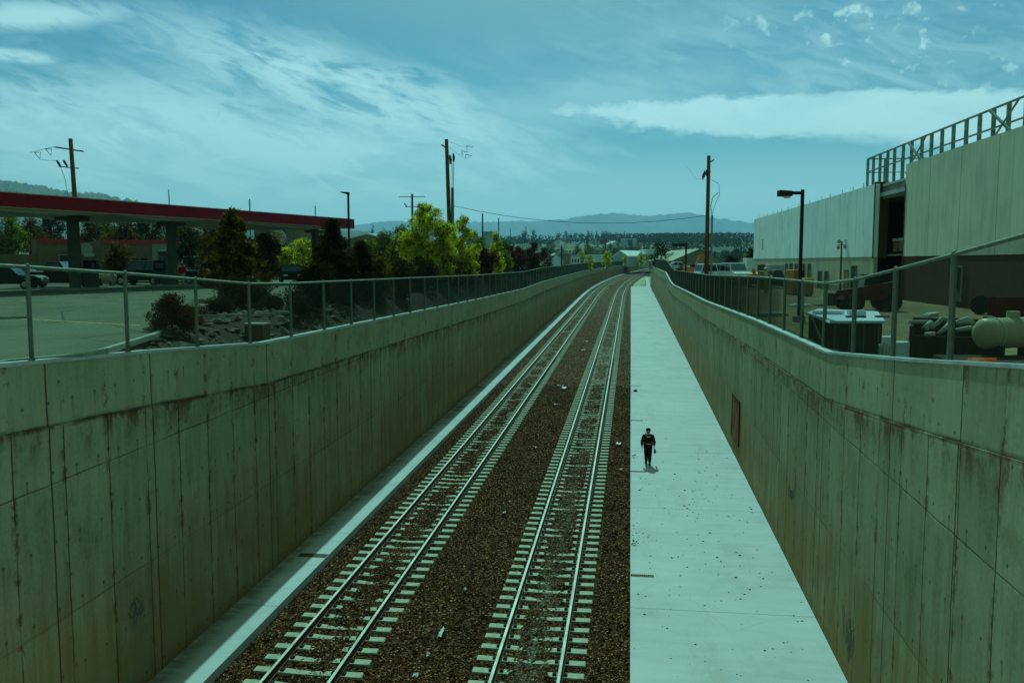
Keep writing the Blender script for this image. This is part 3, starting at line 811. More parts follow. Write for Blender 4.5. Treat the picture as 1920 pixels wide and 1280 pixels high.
# ------------------------------------------------------------------ fences
def build_fence(side, label):
    xf = (lambda Y: XL - 0.20 + cur(Y)) if side < 0 else (lambda Y: XR + 0.20 + curr(Y))
    topf = top_l if side < 0 else top_r
    y_first = 5.25 if side < 0 else 5.55
    yend = 420 if side < 0 else 300
    posts = []
    Y = y_first
    while Y < yend: posts.append(Y); Y += 3.05
    H = 1.68
    root = empty('chain_link_fence', (xf(posts[0]), posts[0], topf(posts[0])))
    tag(root, label, 'fence')
    ox, oy, oz = root.location
    b = MB(); b.tube([(0, 0, -0.04), (0, 0, H + 0.02)], 0.043 if side < 0 else 0.05, 10)
    b.tube([(0, 0, 0.001), (0, 0, 0.03)], 0.06, 10); b.tube([(0, 0, H + 0.02), (0, 0, H + 0.05), (0, 0, H + 0.07)], [0.045, 0.04, 0.015], 10)
    p0 = b.build('post', 'galvanised', root, smooth=False)
    rest = MB()
    for i, Y in enumerate(posts):
        loc = (xf(Y) - ox, Y - oy, topf(Y) - oz)
        if i < 100:
            o = p0 if i == 0 else p0.copy()
            if i: COL.objects.link(o); o.parent = root
            o.location = loc
        else: rest.tube([(loc[0], loc[1], loc[2]), (loc[0], loc[1], loc[2] + H)], 0.036, 6)
    if rest.v:
        r = rest.build('post_run', 'galvanised', root); r['kind'] = 'stuff'
    b = MB(); b.tube([(xf(Y) - ox, Y - oy, topf(Y) - oz + H) for Y in posts], 0.034, 8)
    b.build('top_rail', 'galvanised', root, smooth=True)
    # mid rails on the panels around the bend
    mids = [(11.35, 14.4), (20.5, 23.55), (23.55, 26.6)] if side < 0 else []
    for a, c in mids:
        b = MB(); b.tube([(xf(a) - ox, a - oy, topf(a) - oz + 0.78), (xf(c) - ox, c - oy, topf(c) - oz + 0.78)], 0.022, 8)
        b.build('mid_rail', 'galvanised', root)
    # woven wire: two families of straight wires
    V = []; Fc = []
    pitch = 0.046
    def wire(ya, za, yb, zb, r, off):
        # za, zb: 0..1 of fence height, clipped by caller
        pa = (xf(ya) - ox + off, ya - oy, topf(ya) - oz + 0.03 + za * (H - 0.05)); pb = (xf(yb) - ox + off, yb - oy, topf(yb) - oz + 0.03 + zb * (H - 0.05))
        k = len(V)
        for p in (pa, pb):
            V.append((p[0] + r, p[1], p[2] - r * 0.6)); V.append((p[0] - r, p[1], p[2] - r * 0.6)); V.append((p[0], p[1], p[2] + r))
        Fc.extend([(k, k + 1, k + 4, k + 3), (k + 1, k + 2, k + 5, k + 4), (k + 2, k, k + 3, k + 5)])
    Y = posts[0]
    while Y < posts[-1] - 2:
        far = Y > 90
        # step segments so the fabric follows the wall top
        st = pitch if not far else 0.15
        r = (0.0017 if Y < 30 else (0.0022 if not far else 0.0055))
        for dr in (1, -1):
            ya, yb = (Y, Y + H) if dr > 0 else (Y + H, Y)
            nseg = 2
            for q in range(nseg):
                t0, t1 = q / nseg, (q + 1) / nseg
                wire(ya + (yb - ya) * t0, t0, ya + (yb - ya) * t1, t1, r, 0.003 * dr)
        Y += st
    np_mesh('wire_mesh', V, Fc, 'mesh_wire', root)
    return root
build_fence(-1, 'grey chain-link fence on top of the shaded wall, trees behind it')
build_fence(+1, 'grey chain-link fence on top of the wall beside the walkway, yard behind it')

# ------------------------------------------------------------------ terrain
LOTZ = 7.72
def sst(a, b, v):
    t = np.clip((v - a) / (b - a), 0, 1); return t * t * (3 - 2 * t)
def base_h(X, Y):
    far = 7.6 + 1.6 * sst(150, 460, Y) + 24 * sst(560, 1250, Y + np.abs(X) * 0.12) - 24 * sst(1350, 2400, Y)
    far = far + sst(700, 1500, Y) * 5 * np.sin(X / 130.0 + 1.0) * np.cos(Y / 210.0)
    far = far - 14 * sst(300, 1500, Y) * sst(150, 900, X)
    return far
def ground_l(s, X, Y, edge):
    lot = np.where(Y < 115, LOTZ, 0) ; h = base_h(X, Y)
    t = sst(110, 200, Y)
    plate = LOTZ * (1 - t) + h * t
    return edge + (plate - edge) * sst(0.15, 1.4, s)
def ground_r(s, X, Y, edge):
    yard = np.interp(Y, [0, 25, 60, 110, 140, 200], [7.2, 7.12, 7.15, 7.25, 7.9, 8.2]); t = sst(150, 260, Y); h = base_h(X, Y)
    plate = yard * (1 - t) + h * t
    return edge + (plate - edge) * sst(0.2, 2.5, s)
def geo_steps(first, ratio, end):
    out = [0.0]; d = first
    while out[-1] < end: out.append(out[-1] + d); d *= ratio
    return np.array(out)
def build_terrain():
    ys = np.concatenate([-geo_steps(5, 1.5, 2500)[1:][::-1] - 40, np.arange(-40, 170, 2.0), 170 + geo_steps(2.5, 1.04, 13500)])
    ss = geo_steps(0.35, 1.09, 11500)
    ys1 = ys[ys < 472]
    for side in (-1, 1):
        S, Y = np.meshgrid(ss, ys)
        if side < 0:
            ex = np.array([XL - 0.36 + cur(min(y, 470)) for y in ys])[:, None]; X = ex - S
            ed = np.array([top_l(y) - 0.12 for y in ys])[:, None]; Z = ground_l(S, X, Y, ed)
        else:
            ex = np.array([XR + 0.36 + curr(min(y, 470)) for y in ys])[:, None]; X = ex + S
            ed = np.array([top_r(y) - 0.12 for y in ys])[:, None]; Z = ground_r(S, X, Y, ed)
        fc = grid_faces(*S.shape)
        if side > 0: pass
        else: fc = fc[:, ::-1]
        o = np_mesh('ground', np.stack([X, Y, Z], -1).reshape(-1, 3), fc, 'terrain_earth', smooth=True)
        tag(o, kind='structure')
    # middle sheet beyond the end of the cutting
    yy = ys[ys > 465]; xs = np.linspace(XL - 0.36 + cur(470), XR + 0.36 + curr(470), 12)
    X, Y = np.meshgrid(xs, yy); Z = ground_l(np.full_like(X, 10.0), X, Y, 9.0)
    tag(np_mesh('ground', np.stack([X, Y, Z], -1).reshape(-1, 3), grid_faces(*X.shape), 'terrain_earth', smooth=True), kind='structure')
build_terrain()

def ghit(px, py, z):
    d = ray(px, py); t = (z - CAMZ) / d[2]; return (d[0] * t, d[1] * t)
# parking lot: asphalt sheet with a kerb that faces the planted strip
def lot():
    k = [(-11.25, 6.0), (-11.25, 14.5), ghit(150, 667, LOTZ), ghit(195, 657, LOTZ), ghit(292, 627, LOTZ), ghit(330, 604, LOTZ), ghit(372, 575, LOTZ), ghit(430, 566, LOTZ), ghit(520, 572, LOTZ), ghit(560, 566, LOTZ), ghit(600, 548, LOTZ), ghit(640, 530, LOTZ)]
    far = [XY(720, 125), XY(300, 150), XY(-300, 140), XY(-900, 60)]
    poly = k + far
    b = MB(); b.prism(poly, LOTZ - 0.3, LOTZ + 0.012, axis='z')
    o = b.build('parking_lot_road', 'asphalt_worn'); tag(o, kind='structure')
    b = MB()
    for p, q in zip(k[:-1], k[1:]):
        b.bar((p[0], p[1], LOTZ - 0.02), (q[0], q[1], LOTZ - 0.02), 0.13, 0.14)
    tag(b.build('kerb', 'kerb_pale', bevel=0.015), kind='structure')
    b = MB(); a = ghit(-60, 593, LOTZ); c = ghit(262, 611, LOTZ)
    b.bar((a[0], a[1], LOTZ + 0.013), (c[0], c[1], LOTZ + 0.013), 0.12, 0.012)
    a = ghit(-60, 567, LOTZ); c = ghit(150, 573, LOTZ)
    tag(b.build('road_markings', 'stripe_yellow'), kind='structure')
    b = MB()
    a = ghit(-120, 531.5, LOTZ); c = ghit(420, 530.5, LOTZ)
    b.bar((a[0], a[1], LOTZ + 0.07), (c[0], c[1], LOTZ + 0.07), 0.2, 0.16)
    tag(b.build('far_kerb', 'dark_metal', bevel=0.01), kind='structure')
lot()

# ------------------------------------------------------------------ vegetation
def leaves(name, clumps, n, size, mat, parent, seed=0, squash=1.0, droop=0.0, long=1.0):
    """clumps: (cx, cy, cz, rx, ry, rz); leaf quads through the volume of each, denser to the outside"""
    rng = np.random.default_rng(seed)
    cl = np.array(clumps, dtype=float); vol = cl[:, 3] * cl[:, 4] * cl[:, 5]; pr = vol ** 0.8 / (vol ** 0.8).sum()
    k = rng.choice(len(cl), n, p=pr)
    d = rng.normal(size=(n, 3)); d /= np.linalg.norm(d, axis=1)[:, None]
    r = rng.random(n) ** 0.42
    r *= 1 + 0.16 * rng.normal(size=n) * (r > 0.75)
    c = cl[k, :3] + d * r[:, None] * cl[k, 3:6]
    a = rng.normal(size=(n, 3)); a[:, 2] *= squash; a[:, 2] -= droop; a /= np.linalg.norm(a, axis=1)[:, None]
    b = np.cross(a, rng.normal(size=(n, 3))); b /= np.linalg.norm(b, axis=1)[:, None]
    s = size * (0.6 + 0.8 * rng.random(n))[:, None]
    a = a * s * long; b = b * s * 0.55
    V = np.stack([c - a * 0.5, c + b * 0.5, c + a * 0.5, c - b * 0.5], 1).reshape(-1, 3)
    Fc = np.arange(n * 4).reshape(n, 4)
    return np_mesh(name, V, Fc, mat, parent)
def blob_clumps(rng, w, d, h, z0, n, r0, r1, shape='round'):
    out = []
    for i in range(n):
        t = (i + rng.random()) / n
        z = z0 + h * t
        if shape == 'round': prof = math.sqrt(max(0.05, 1 - (2 * t - 0.85) ** 2 / 1.35))
        elif shape == 'cone': prof = (1 - t) ** 0.85 + 0.05
        elif shape == 'egg': prof = math.sin(math.pi * min(1, (t * 0.82 + 0.16))) ** 0.7
        else: prof = 1.0
        a = rng.uniform(0, 2 * math.pi); rr = math.sqrt(rng.random()) * prof
        r = rng.uniform(r0, r1) * (0.55 + 0.45 * prof)
        out.append((math.cos(a) * rr * w / 2, math.sin(a) * rr * d / 2, z, r, r, r * rng.uniform(0.6, 0.95)))
    return out
def trunk(b, h, r, rng, limbs=5, spread=1.0, lean=0.0, start=0.35):
    pts = [(lean * t * h * 0.1 + 0.03 * math.sin(t * 9) * h * 0.2, 0.02 * h * math.sin(t * 7), h * t) for t in [0, 0.2, 0.45, 0.7, 1.0]]
    b.tube(pts, [r, r * 0.8, r * 0.6, r * 0.4, r * 0.12], 8)
    for i in range(limbs):
        t = start + (0.9 - start) * (i + 0.5) / limbs; a = rng.uniform(0, 6.28)
        z = h * t; L = spread * rng.uniform(0.6, 1.0) * (1.1 - t)
        b.tube([(pts[2][0], 0, z), (math.cos(a) * L * 0.5, math.sin(a) * L * 0.5, z + L * 0.35), (math.cos(a) * L, math.sin(a) * L, z + L * 0.55)], [r * 0.35, r * 0.22, r * 0.07], 6)
def tree(name, label, cat, x, y, z, h, w, mat, n, leaf, seed, shape='round', z0=0.2, nc=26, r0=0.35, r1=0.7, group=None, tr=0.1, droop=0.0, long=1.0, limbs=6, crown='crown', squash=1.0):
    rng = random.Random(seed)
    root = empty(name, (x, y, z)); tag(root, label, cat, group)
    b = MB(); trunk(b, h * 0.9, tr, rng, limbs, w * 0.45)
    b.build('trunk', 'bark', root, smooth=True)
    cl = blob_clumps(rng, w * 0.8, w * 0.8, h * (1 - z0) * 0.93, h * z0, nc, r0, r1, shape)
    leaves(crown, cl, n, leaf, mat, root, seed, droop=droop, long=long, squash=squash)
    return root
def gl(x, y):     # ground height on the fence side across the tracks
    ex = XL - 0.36 + cur(y)
    return float(ground_l(np.array([ex - x]), np.array([x]), np.array([y]), np.array([top_l(y) - 0.12]))[0])
def gr(x, y):
    ex = XR + 0.36 + curr(y)
    return float(ground_r(np.array([x - ex]), np.array([x]), np.array([y]), np.array([top_r(y) - 0.12]))[0])
def ptree(name, label, cat, px, Z, topy, wpx, mat, n, leaf, seed, right=False, **kw):
    """a plant whose foot stands at depth Z under pixel column px; its height and width follow from the photo"""
    if not right and (px > 540 or px == 318):
        Z = max(Z, 11.3 / max(0.02, -ray(px, 490)[0] - wpx * 0.52 / F))
    x, y = XY(px, Z); z = (gr if right else gl)(x, y)
    top = CAMZ + (490 - topy) * Z / F
    return tree(name, label, cat, x, y, z, top - z, wpx * Z / F, mat, n, leaf, seed, **kw)

ptree('pine_tree', 'young pine with orange-tipped needles standing before the red canopy', 'tree', 437, 42, 386, 168, 'leaf_orange', 12000, 0.17, 11, shape='cone', z0=0.16, nc=60, r0=0.28, r1=0.55, long=1.3)
ptree('round_shrub', 'round dark brown shrub growing beneath the young pine', 'shrub', 448, 34, 524, 140, 'leaf_dark', 7500, 0.09, 12, z0=0.1, nc=26, r0=0.35, r1=0.6, tr=0.04)
ptree('red_shrub', 'dark red-leaved shrub between the kerb and the fence', 'shrub', 318, 20.5, 552, 108, 'leaf_red', 9000, 0.055, 13, z0=0.08, nc=34, r0=0.16, r1=0.32, tr=0.02)
ptree('conifer_tree', 'dark upright conifer behind the fence where the rail starts to climb', 'tree', 622, 34, 404, 136, 'leaf_dark', 17000, 0.11, 14, shape='cone', z0=0.03, nc=80, r0=0.3, r1=0.55, long=1.3)
ptree('conifer_tree', 'short dark conifer half behind the tall upright one', 'tree', 676, 37, 448, 100, 'leaf_dark', 12000, 0.11, 15, shape='cone', z0=0.03, nc=50, r0=0.3, r1=0.5, long=1.3)
ptree('green_tree', 'largest bright green tree, its crown against the foot of the tall pole', 'tree', 802, 50, 376, 134, 'leaf_bright', 32000, 0.12, 16, shape='egg', z0=0.08, nc=80, r0=0.4, r1=0.75, tr=0.09)
ptree('green_tree', 'narrower bright green tree growing beside the largest one', 'tree', 868, 56, 400, 76, 'leaf_bright', 15000, 0.12, 17, shape='egg', z0=0.1, nc=44, r0=0.35, r1=0.65, tr=0.08)
ptree('green_tree', 'loose yellow-green sapling just past the two bright trees', 'tree', 930, 70, 432, 44, 'leaf_bright', 5000, 0.15, 18, shape='cone', z0=0.05, nc=26, r0=0.35, r1=0.6, tr=0.06)
for i, (px, Z, ty, wp, mt, lb) in enumerate(((352, 25, 578, 66, 'leaf_red', 'low dark shrub just right of the red-leaved one'), (412, 31, 560, 60, 'leaf_dark', 'low dark shrub at the near side of the round shrub'), (506, 33, 556, 40, 'leaf_dark', 'small dark shrub by the utility box'), (556, 31, 548, 50, 'leaf_dark', 'dark shrub at the near foot of the tall upright conifer'))):
    ptree('low_shrub', lb, 'shrub', px, Z, ty, wp, mt, 3200, 0.07, 30 + i, z0=0.04, nc=22, r0=0.2, r1=0.36, tr=0.02)
# hedge of shrubs behind the fence
hed = [(585, 33, 500, 70, 'leaf_dark', 'low dark bush filling the fence at the foot of the upright conifer'),
       (702, 38, 476, 66, 'leaf_orange', 'brown-orange bush between the conifers and the bright tree'),
       (742, 42, 490, 58, 'leaf_dark', 'dark bush at the near foot of the largest bright tree'),
       (790, 45, 488, 70, 'leaf_dark', 'dark bush under the middle of the largest bright tree'),
       (838, 49, 482, 60, 'leaf_dark', 'dark bush at the far foot of the largest bright tree'),
       (880, 55, 478, 56, 'leaf_dark', 'dark bush under the narrower bright tree'),
       (905, 60, 468, 50, 'leaf_red', 'dull red bush between the bright tree and the sapling'),
       (940, 68, 474, 46, 'leaf_mid', 'olive bush at the foot of the yellow-green sapling'),
       (966, 76, 464, 44, 'leaf_red', 'dark red-brown bush, first after the sapling'),
       (990, 86, 470, 40, 'leaf_dark', 'dark bush between two taller reddish ones'),
       (1000, 98, 458, 30, 'leaf_red', 'pointed reddish bush near the end of the hedge'),
       (1020, 108, 468, 34, 'leaf_red', 'last dark red bush of the hedge before the white roofs')]
for i, (px, Z, ty, wp, mt, lb) in enumerate(hed):
    ptree('hedge_bush', lb, 'bush', px, Z, ty - 6, wp * 1.2, mt, 7500, 0.11 if Z < 60 else 0.15, 40 + i, z0=0.02, nc=30, r0=0.4, r1=0.7, tr=0.05, group='bushes behind the fence across the tracks')
# far bank: paler trees between the canopy and the hedge
mid = [(540, 88, 468, 40, 'leaf_bright', 'bright green bush beside the round sign'), (568, 90, 452, 60, 'leaf_bright', 'spreading bright green tree behind the round sign'),
       (690, 82, 452, 44, 'leaf_mid', 'small green tree beside the thin lamp post'), (722, 92, 436, 50, 'leaf_mid', 'loose green tree below the pole with two crossarms'),
       (757, 78, 428, 50, 'leaf_mid', 'dull green tree at the shoulder of the largest bright tree'), (660, 90, 470, 60, 'leaf_orange', 'brownish low tree at the foot of the thin lamp post'),
       (896, 110, 446, 34, 'leaf_mid', 'reddish green tree under the twin thin poles'), (945, 130, 455, 40, 'leaf_far_pale', 'pale green tree before the white roofed houses'),
       (498, 76, 440, 64, 'leaf_orange', 'orange-tinged tree just left of the round sign'), (400, 84, 425, 60, 'leaf_orange', 'orange-tinged tree showing right of the canopy column'),
       (360, 88, 430, 70, 'leaf_dark', 'dark tree behind the canopy column by the store end'), (470, 92, 450, 70, 'leaf_dark', 'dark tree in the gap between pine and round sign'),
       (220, 72, 464, 46, 'leaf_orange', 'round dark shrub before the store wall with yellow-green top')]
for i, (px, Z, ty, wp, mt, lb) in enumerate(mid):
    ptree('garden_tree', lb, 'tree', px, Z, ty - 4, wp * 1.15, mt, 6000, 0.2, 70 + i, z0=0.12, nc=30, r0=0.6, r1=1.1, tr=0.09, shape='egg', group='trees around the filling station')
bk = [(-30, 118), (22, 112), (60, 120), (100, 125), (172, 122), (205, 128), (235, 118), (268, 126), (300, 130), (345, 122), (385, 128), (425, 120)]
bl = ['first from the frame edge', 'second from the frame edge, orange patch low down', 'behind the near end of the store', 'above the store door with the pale jamb', 'right of the tall wooden pole', 'above the middle of the store roof', 'with a yellow-green top over the store', 'over the store parapet step', 'beside the second canopy column', 'just right of the second canopy column', 'behind the young pine, near side', 'behind the young pine, far side']
for i, (px, Z) in enumerate(bk):
    ptree('backdrop_tree', 'orange-green tree under the canopy edge, ' + bl[i], 'tree', px, Z, 392 + (i * 7) % 15, 74, ['leaf_orange', 'leaf_mid', 'leaf_orange', 'leaf_dark'][i % 4], 5200, 0.34, 90 + i, z0=0.03, nc=26, r0=0.9, r1=1.6, tr=0.14, shape='egg', group='trees behind the filling station store')

# rocks and mulch in the planted strip
def planter():
    rng = np.random.default_rng(5); rr = random.Random(5)
    n = 0; V = []; Fc = []; 
    cnt = 0
    while cnt < 620:
        Y = rr.uniform(15.5, 36); x = XL - 0.5 - rr.random() * rr.uniform(0.5, 5.5)
        z = gl(x, Y)
        # keep off the asphalt
        if x < XL - 0.5 - max(0.35, (Y - 17.5) * 0.40): continue
        s = rr.uniform(0.04, 0.17) * (1 if rr.random() < .9 else 1.7)
        k = len(V); P = [(1, 0, 0), (0, 1, 0), (-1, 0, 0), (0, -1, 0), (0, 0, 1), (0, 0, -1)]
        rz = rr.uniform(0, 6.28); sx, sy, sz = s * rr.uniform(0.8, 1.9), s * rr.uniform(0.6, 1.0), s * rr.uniform(0.25, 0.7)
        for p in P:
            a, b_, c = p[0] * sx, p[1] * sy, p[2] * sz
            V.append((x + a * math.cos(rz) - b_ * math.sin(rz) + rr.uniform(-.2, .2) * s, Y + a * math.sin(rz) + b_ * math.cos(rz), z + c + sz * 0.3 + rr.uniform(-.1, .1) * s))
        for f in [(0, 1, 4), (1, 2, 4), (2, 3, 4), (3, 0, 4), (1, 0, 5), (2, 1, 5), (3, 2, 5), (0, 3, 5)]: Fc.append(tuple(k + i for i in f))
        cnt += 1
    o = np_mesh('planter_gravel', V, Fc, 'rock'); tag(o, 'rough brown and grey stones strewn over the strip behind the fence', 'stones', kind='stuff')
planter()
def utility_box():
    x, y = XL - 0.75, 25.3
    r = empty('utility_box', (x, y, gl(x, y))); tag(r, 'small dull box with a pale lid just behind the fence', 'utility box')
    b = MB(); b.box(-0.3, 0.3, -0.25, 0.25, -0.1, 0.5); b.build('body', 'grate_brown', r, bevel=0.01)
    b = MB(); b.box(-0.33, 0.33, -0.28, 0.28, 0.503, 0.56); b.build('lid', 'kerb_pale', r, bevel=0.01)
utility_box()

# ------------------------------------------------------------------ poles, lamps, wires
def wood_pole(px, Z, topy, label, side='l', lean=(0, 0), r=(0.17, 0.12), name='utility_pole', group='wooden utility poles'):
    x, y = XY(px, Z); z = (gl if side == 'l' else gr)(x, y)
    h = CAMZ + (490 - topy) * Z / F - z
    root = empty(name, (x, y, z)); tag(root, label, 'utility pole', group)
    b = MB(); b.tube([(0, 0, -0.2), (lean[0] * 0.5, lean[1] * 0.5, h * 0.5), (lean[0], lean[1], h)], [r[0], (r[0] + r[1]) / 2, r[1]], 12)
    b.build('pole', 'wood_pole', root, smooth=True)
    return root, h
def insul(b, p, L=0.35, m=0):
    b.tube([(p[0], p[1], p[2]), (p[0], p[1], p[2] + L)], [0.05, 0.035], 6, m)
    for t in (0.25, 0.5, 0.75): b.tube([(p[0], p[1], p[2] + L * t), (p[0], p[1], p[2] + L * t + 0.03)], 0.085, 8, m)
# left pole behind the canopy
root, h = wood_pole(150, 72, 264, 'wooden pole with a crossarm and two dark fuses rising behind the red canopy', lean=(-0.35, 0), r=(0.22, 0.16))
b = MB(); b.bar((-1.55 - 0.3, 0.15, h - 0.62), (1.1 - 0.3, -0.1, h - 1.05), 0.09, 0.11); b.build('crossarm', 'wood_pole', root)
b = MB(); b.bar((-1.5, 0, h - 2.2), (0.25, 0, h - 2.38), 0.07, 0.08); b.build('fuse_arm', 'dark_metal', root)
for dx in (-1.35, -0.75):
    b = MB(); b.tube([(dx, 0, h - 2.2), (dx - 0.16, 0, h - 1.95), (dx - 0.3, 0, h - 1.72)], [0.07, 0.10, 0.08], 8); b.build('fuse', 'dark_metal', root)
b = MB()
for dx, dz in ((-3.6, -1.05), (-2.6, -0.8)):
    b.tube([(dx, 0, h + dz), (dx + 0.55, 0, h + dz + 0.03), (dx + 0.45, 0, h + dz - 0.5), (dx, 0, h + dz)], 0.03, 5)
b.tube([(-4.0, 0, h - 1.05), (-2.8, 0, h - 0.8), (-1.85, 0.15, h - 0.6)], 0.018, 5)
b.tube([(-3.2, 0, h - 1.6), (-2.3, 0, h - 1.72), (-1.65, 0, h - 1.72)], 0.014, 5)
b.build('bracket_wires', 'cable_black', root)
b = MB(); b.tube([(-1.35, 0, h - 2.2), (-1.0, 0, h - 3.2), (-0.65, 0, h - 5.6)], 0.02, 5); b.build('drop_wire', 'cable_black', root)
b = MB(); b.tube([(-0.5, 0.1, h - 5.6), (-0.42, 0.1, 0)], 0.10, 8); b.build('conduit', 'galvanised', root)
b = MB(); b.bar((-1.4, 0.05, h - 5.9), (-0.3, 0.05, h - 5.95), 0.04); b.build('bracket', 'dark_metal', root)
# tall middle pole with grey riser
root, h = wood_pole(846, 72, 265, 'tallest wooden pole with a grey riser pipe, rising behind the bright green trees', lean=(-0.33, 0), r=(0.19, 0.15))
b = MB(); b.bar((-0.25, 0, h - 0.75), (-0.75, 0, h - 0.42), 0.10, 0.12); b.build('crossarm', 'wood_pole', root)
b = MB(); b.tube([(0.14, 0, 0), (0.14, 0, h - 3.9)], [0.15, 0.12], 10); b.build('riser_pipe', 'galvanised', root)
b = MB()
for dx in (0.10, 0.22): b.tube([(dx, 0, h - 3.9), (dx + 0.03, 0, h - 2.6), (dx + (0.0 if dx < 0.2 else 0.02), 0, h - 1.6)], 0.025, 5)
b.build('riser_wires', 'cable_black', root)
for dx, dz in ((-0.02, -1.55), (0.26, -1.45)):
    b = MB(); b.tube([(dx, 0, h + dz - 0.35), (dx, 0, h + dz), (dx - 0.04, 0, h + dz + 0.3)], [0.07, 0.11, 0.06], 8); b.build('cable_head', 'dark_metal', root)
b = MB(); b.bar((-0.25, 0, h - 1.95), (0.1, 0, h - 1.95), 0.07); b.build('bracket', 'dark_metal', root)
b = MB()
for dx, dz in ((1.35, -0.55), (0.95, -0.95), (1.25, -1.25)):
    b.tube([(dx, 0, h + dz), (dx + 0.45, 0, h + dz - 0.1), (dx + 0.5, 0, h + dz - 0.05)], 0.022, 5)
    b.tube([(dx, 0, h + dz), (dx + 0.02, 0, h + dz - 0.35)], 0.022, 5)
b.tube([(-0.2, 0, h - 0.15), (0.3, 0, h - 0.35), (0.9, 0, h - 0.6), (1.4, 0, h - 0.6)], 0.008, 4)
b.tube([(-0.2, 0, h - 0.6), (0.5, 0, h - 1.1), (1.25, 0, h - 1.6), (1.75, 0, h - 1.35)], 0.008, 4)
b.build('bracket_wires', 'cable_black', root)
# pole on the yard side
root, h = wood_pole(1325, 75, 295, 'wooden pole standing beside the parked white tanks in the yard', side='r', r=(0.19, 0.15))
b = MB(); b.bar((0.1, 0, h - 0.55), (0.45, 0, h - 0.35), 0.10, 0.1); b.build('crossarm', 'wood_pole', root)
b = MB(); b.bar((-0.4, 0, h - 1.5), (0.2, 0, h - 1.35), 0.08); b.build('bracket', 'dark_metal', root)
for dx, dz in ((-0.35, -1.55), (-0.18, -1.45), (-0.45, -1.75)):
    b = MB(); b.tube([(dx, 0, h + dz - 0.25), (dx, 0, h + dz), (dx + 0.03, 0, h + dz + 0.3)], [0.05, 0.09, 0.05], 8); b.build('fuse', 'dark_metal', root)
b = MB(); b.tube([(0.38, 0, 0), (0.38, 0, h - 5.0)], 0.09, 8); b.build('riser_pipe', 'grey_metal', root)
b = MB()
b.tube([(0.38, 0, h - 5.0), (0.25, 0, h - 4.2), (0.4, 0, h - 3.5), (0.85, 0, h - 3.1)], 0.03, 5)
b.tube([(0.38, 0, h - 5.0), (0.6, 0, h - 4.1), (0.95, 0, h - 3.3), (0.9, 0, h - 2.4), (0.25, 0, h - 2.0)], 0.018, 5)
b.tube([(-0.4, 0, h - 2.0), (-1.1, 0, h - 1.9), (-1.6, 0, h - 1.1), (-1.9, 0, h - 0.9)], 0.008, 4)
b.build('riser_wires', 'cable_black', root)
# wire between the two tall poles
def wire_pts(pts, Zs, rad, label):
    b = MB(); P = [AT(px, py, Z) for (px, py), Z in zip(pts, Zs)]
    dense = []
    for i in range(len(P) - 1):
        for k in range(5):
            t = k / 5; dense.append(tuple(P[i][j] + (P[i + 1][j] - P[i][j]) * t for j in range(3)))
    dense.append(P[-1]); b.tube(dense, rad, 5)
    o = b.build('overhead_wire', 'cable_black', smooth=True); tag(o, label, 'wire')
n = 11
pw = []
for i in range(n):
    t = i / (n - 1); px = 850 + (1325 - 850) * t
    pw.append((px, 386 + (404 - 386) * t + 24 * 4 * t * (1 - t) * 0.95))
wire_pts(pw, [72 + 3 * i / (n - 1) for i in range(n)], 0.022, 'thin black wire sagging between the tallest pole and the yard pole')
# small far poles
def far_pole(px, Z, topy, label, arms=0, r=0.12, mat='wood_pole', side='l', name='utility_pole', group='far poles above the trees'):
    x, y = XY(px, Z); z = (gl if side == 'l' else gr)(x, y); h = CAMZ + (490 - topy) * Z / F - z
    root = empty(name, (x, y, z)); tag(root, label, 'pole', group)
    b = MB(); b.tube([(0, 0, 0), (0, 0, h)], [r, r * 0.75], 8); b.build('pole', mat, root)
    for k in range(arms):
        b = MB(); L = 1.9 if k == 0 else 1.0; zz = h - 0.4 - k * 1.4
        b.bar((-L, 0, zz), (L, 0, zz), 0.07, 0.09)
        if k: 
            for s in (-1, 1): b.tube([(s * 0.75, 0, zz), (s * 1.15, 0, zz + 0.45)], [0.06, 0.11], 6)
        b.build('crossarm', 'dark_metal', root)
    return root, h
far_pole(774, 125, 365, 'far pole with two thin crossarms above the dull green tree', 2, 0.2)
far_pole(321, 112, 357, 'thin grey mast over the canopy, nearest the wooden pole', 0, 0.09, 'grey_metal')
far_pole(471, 118, 375, 'thin grey mast over the canopy, the middle one of three', 0, 0.13, 'grey_metal')
far_pole(593, 124, 387, 'thin grey mast over the far end of the canopy', 0, 0.11, 'grey_metal')
far_pole(905, 150, 401, 'brown pole above the reddish tree, nearer of a pair', 0, 0.16)
far_pole(935, 170, 409, 'brown pole above the yellow-green sapling, farther of a pair', 0, 0.14)
far_pole(986, 260, 424, 'slender pole by the white roofed houses', 0, 0.14)
far_pole(1102, 330, 432, 'slender dark pole before the wooded hillside', 0, 0.22)
far_pole(1135, 300, 447, 'dark pole beside the pale gabled hall', 0, 0.26)
far_pole(957, 520, 428, 'thin far mast over the hillside trees', 0, 0.2)

def lamp(name, px, Z, topy, label, arm_px, side, r, head_h, arm=None, cat='street lamp'):
    x, y = XY(px, Z); z = (gl if side == 'l' else gr)(x, y); h = CAMZ + (490 - topy) * Z / F - z
    root = empty(name, (x, y, z), YAW); tag(root, label, cat)
    L = arm_px * Z / F
    b = MB(); b.box(-r, r, -r, r, 0, h); b.build('pole', 'dark_metal', root, bevel=0.01)
    b = MB(); b.box(-0.2, 0.2, -0.2, 0.2, -0.1, 0.25); b.build('base', 'kerb_pale', root, bevel=0.02)
    return root, h, L
root, h, L = lamp('lamp_post', 1501, 35, 357, 'black lamp post with a long box head before the grey building', 45, 'r', 0.06, 0.2)
b = MB(); b.hexa([(-L, -0.2, h - 0.27), (-0.45, -0.2, h - 0.27), (-0.45, 0.2, h - 0.27), (-L, 0.2, h - 0.27), (-L, -0.2, h - 0.03), (-0.45, -0.2, h - 0.06), (-0.45, 0.2, h - 0.06), (-L, 0.2, h - 0.03)])
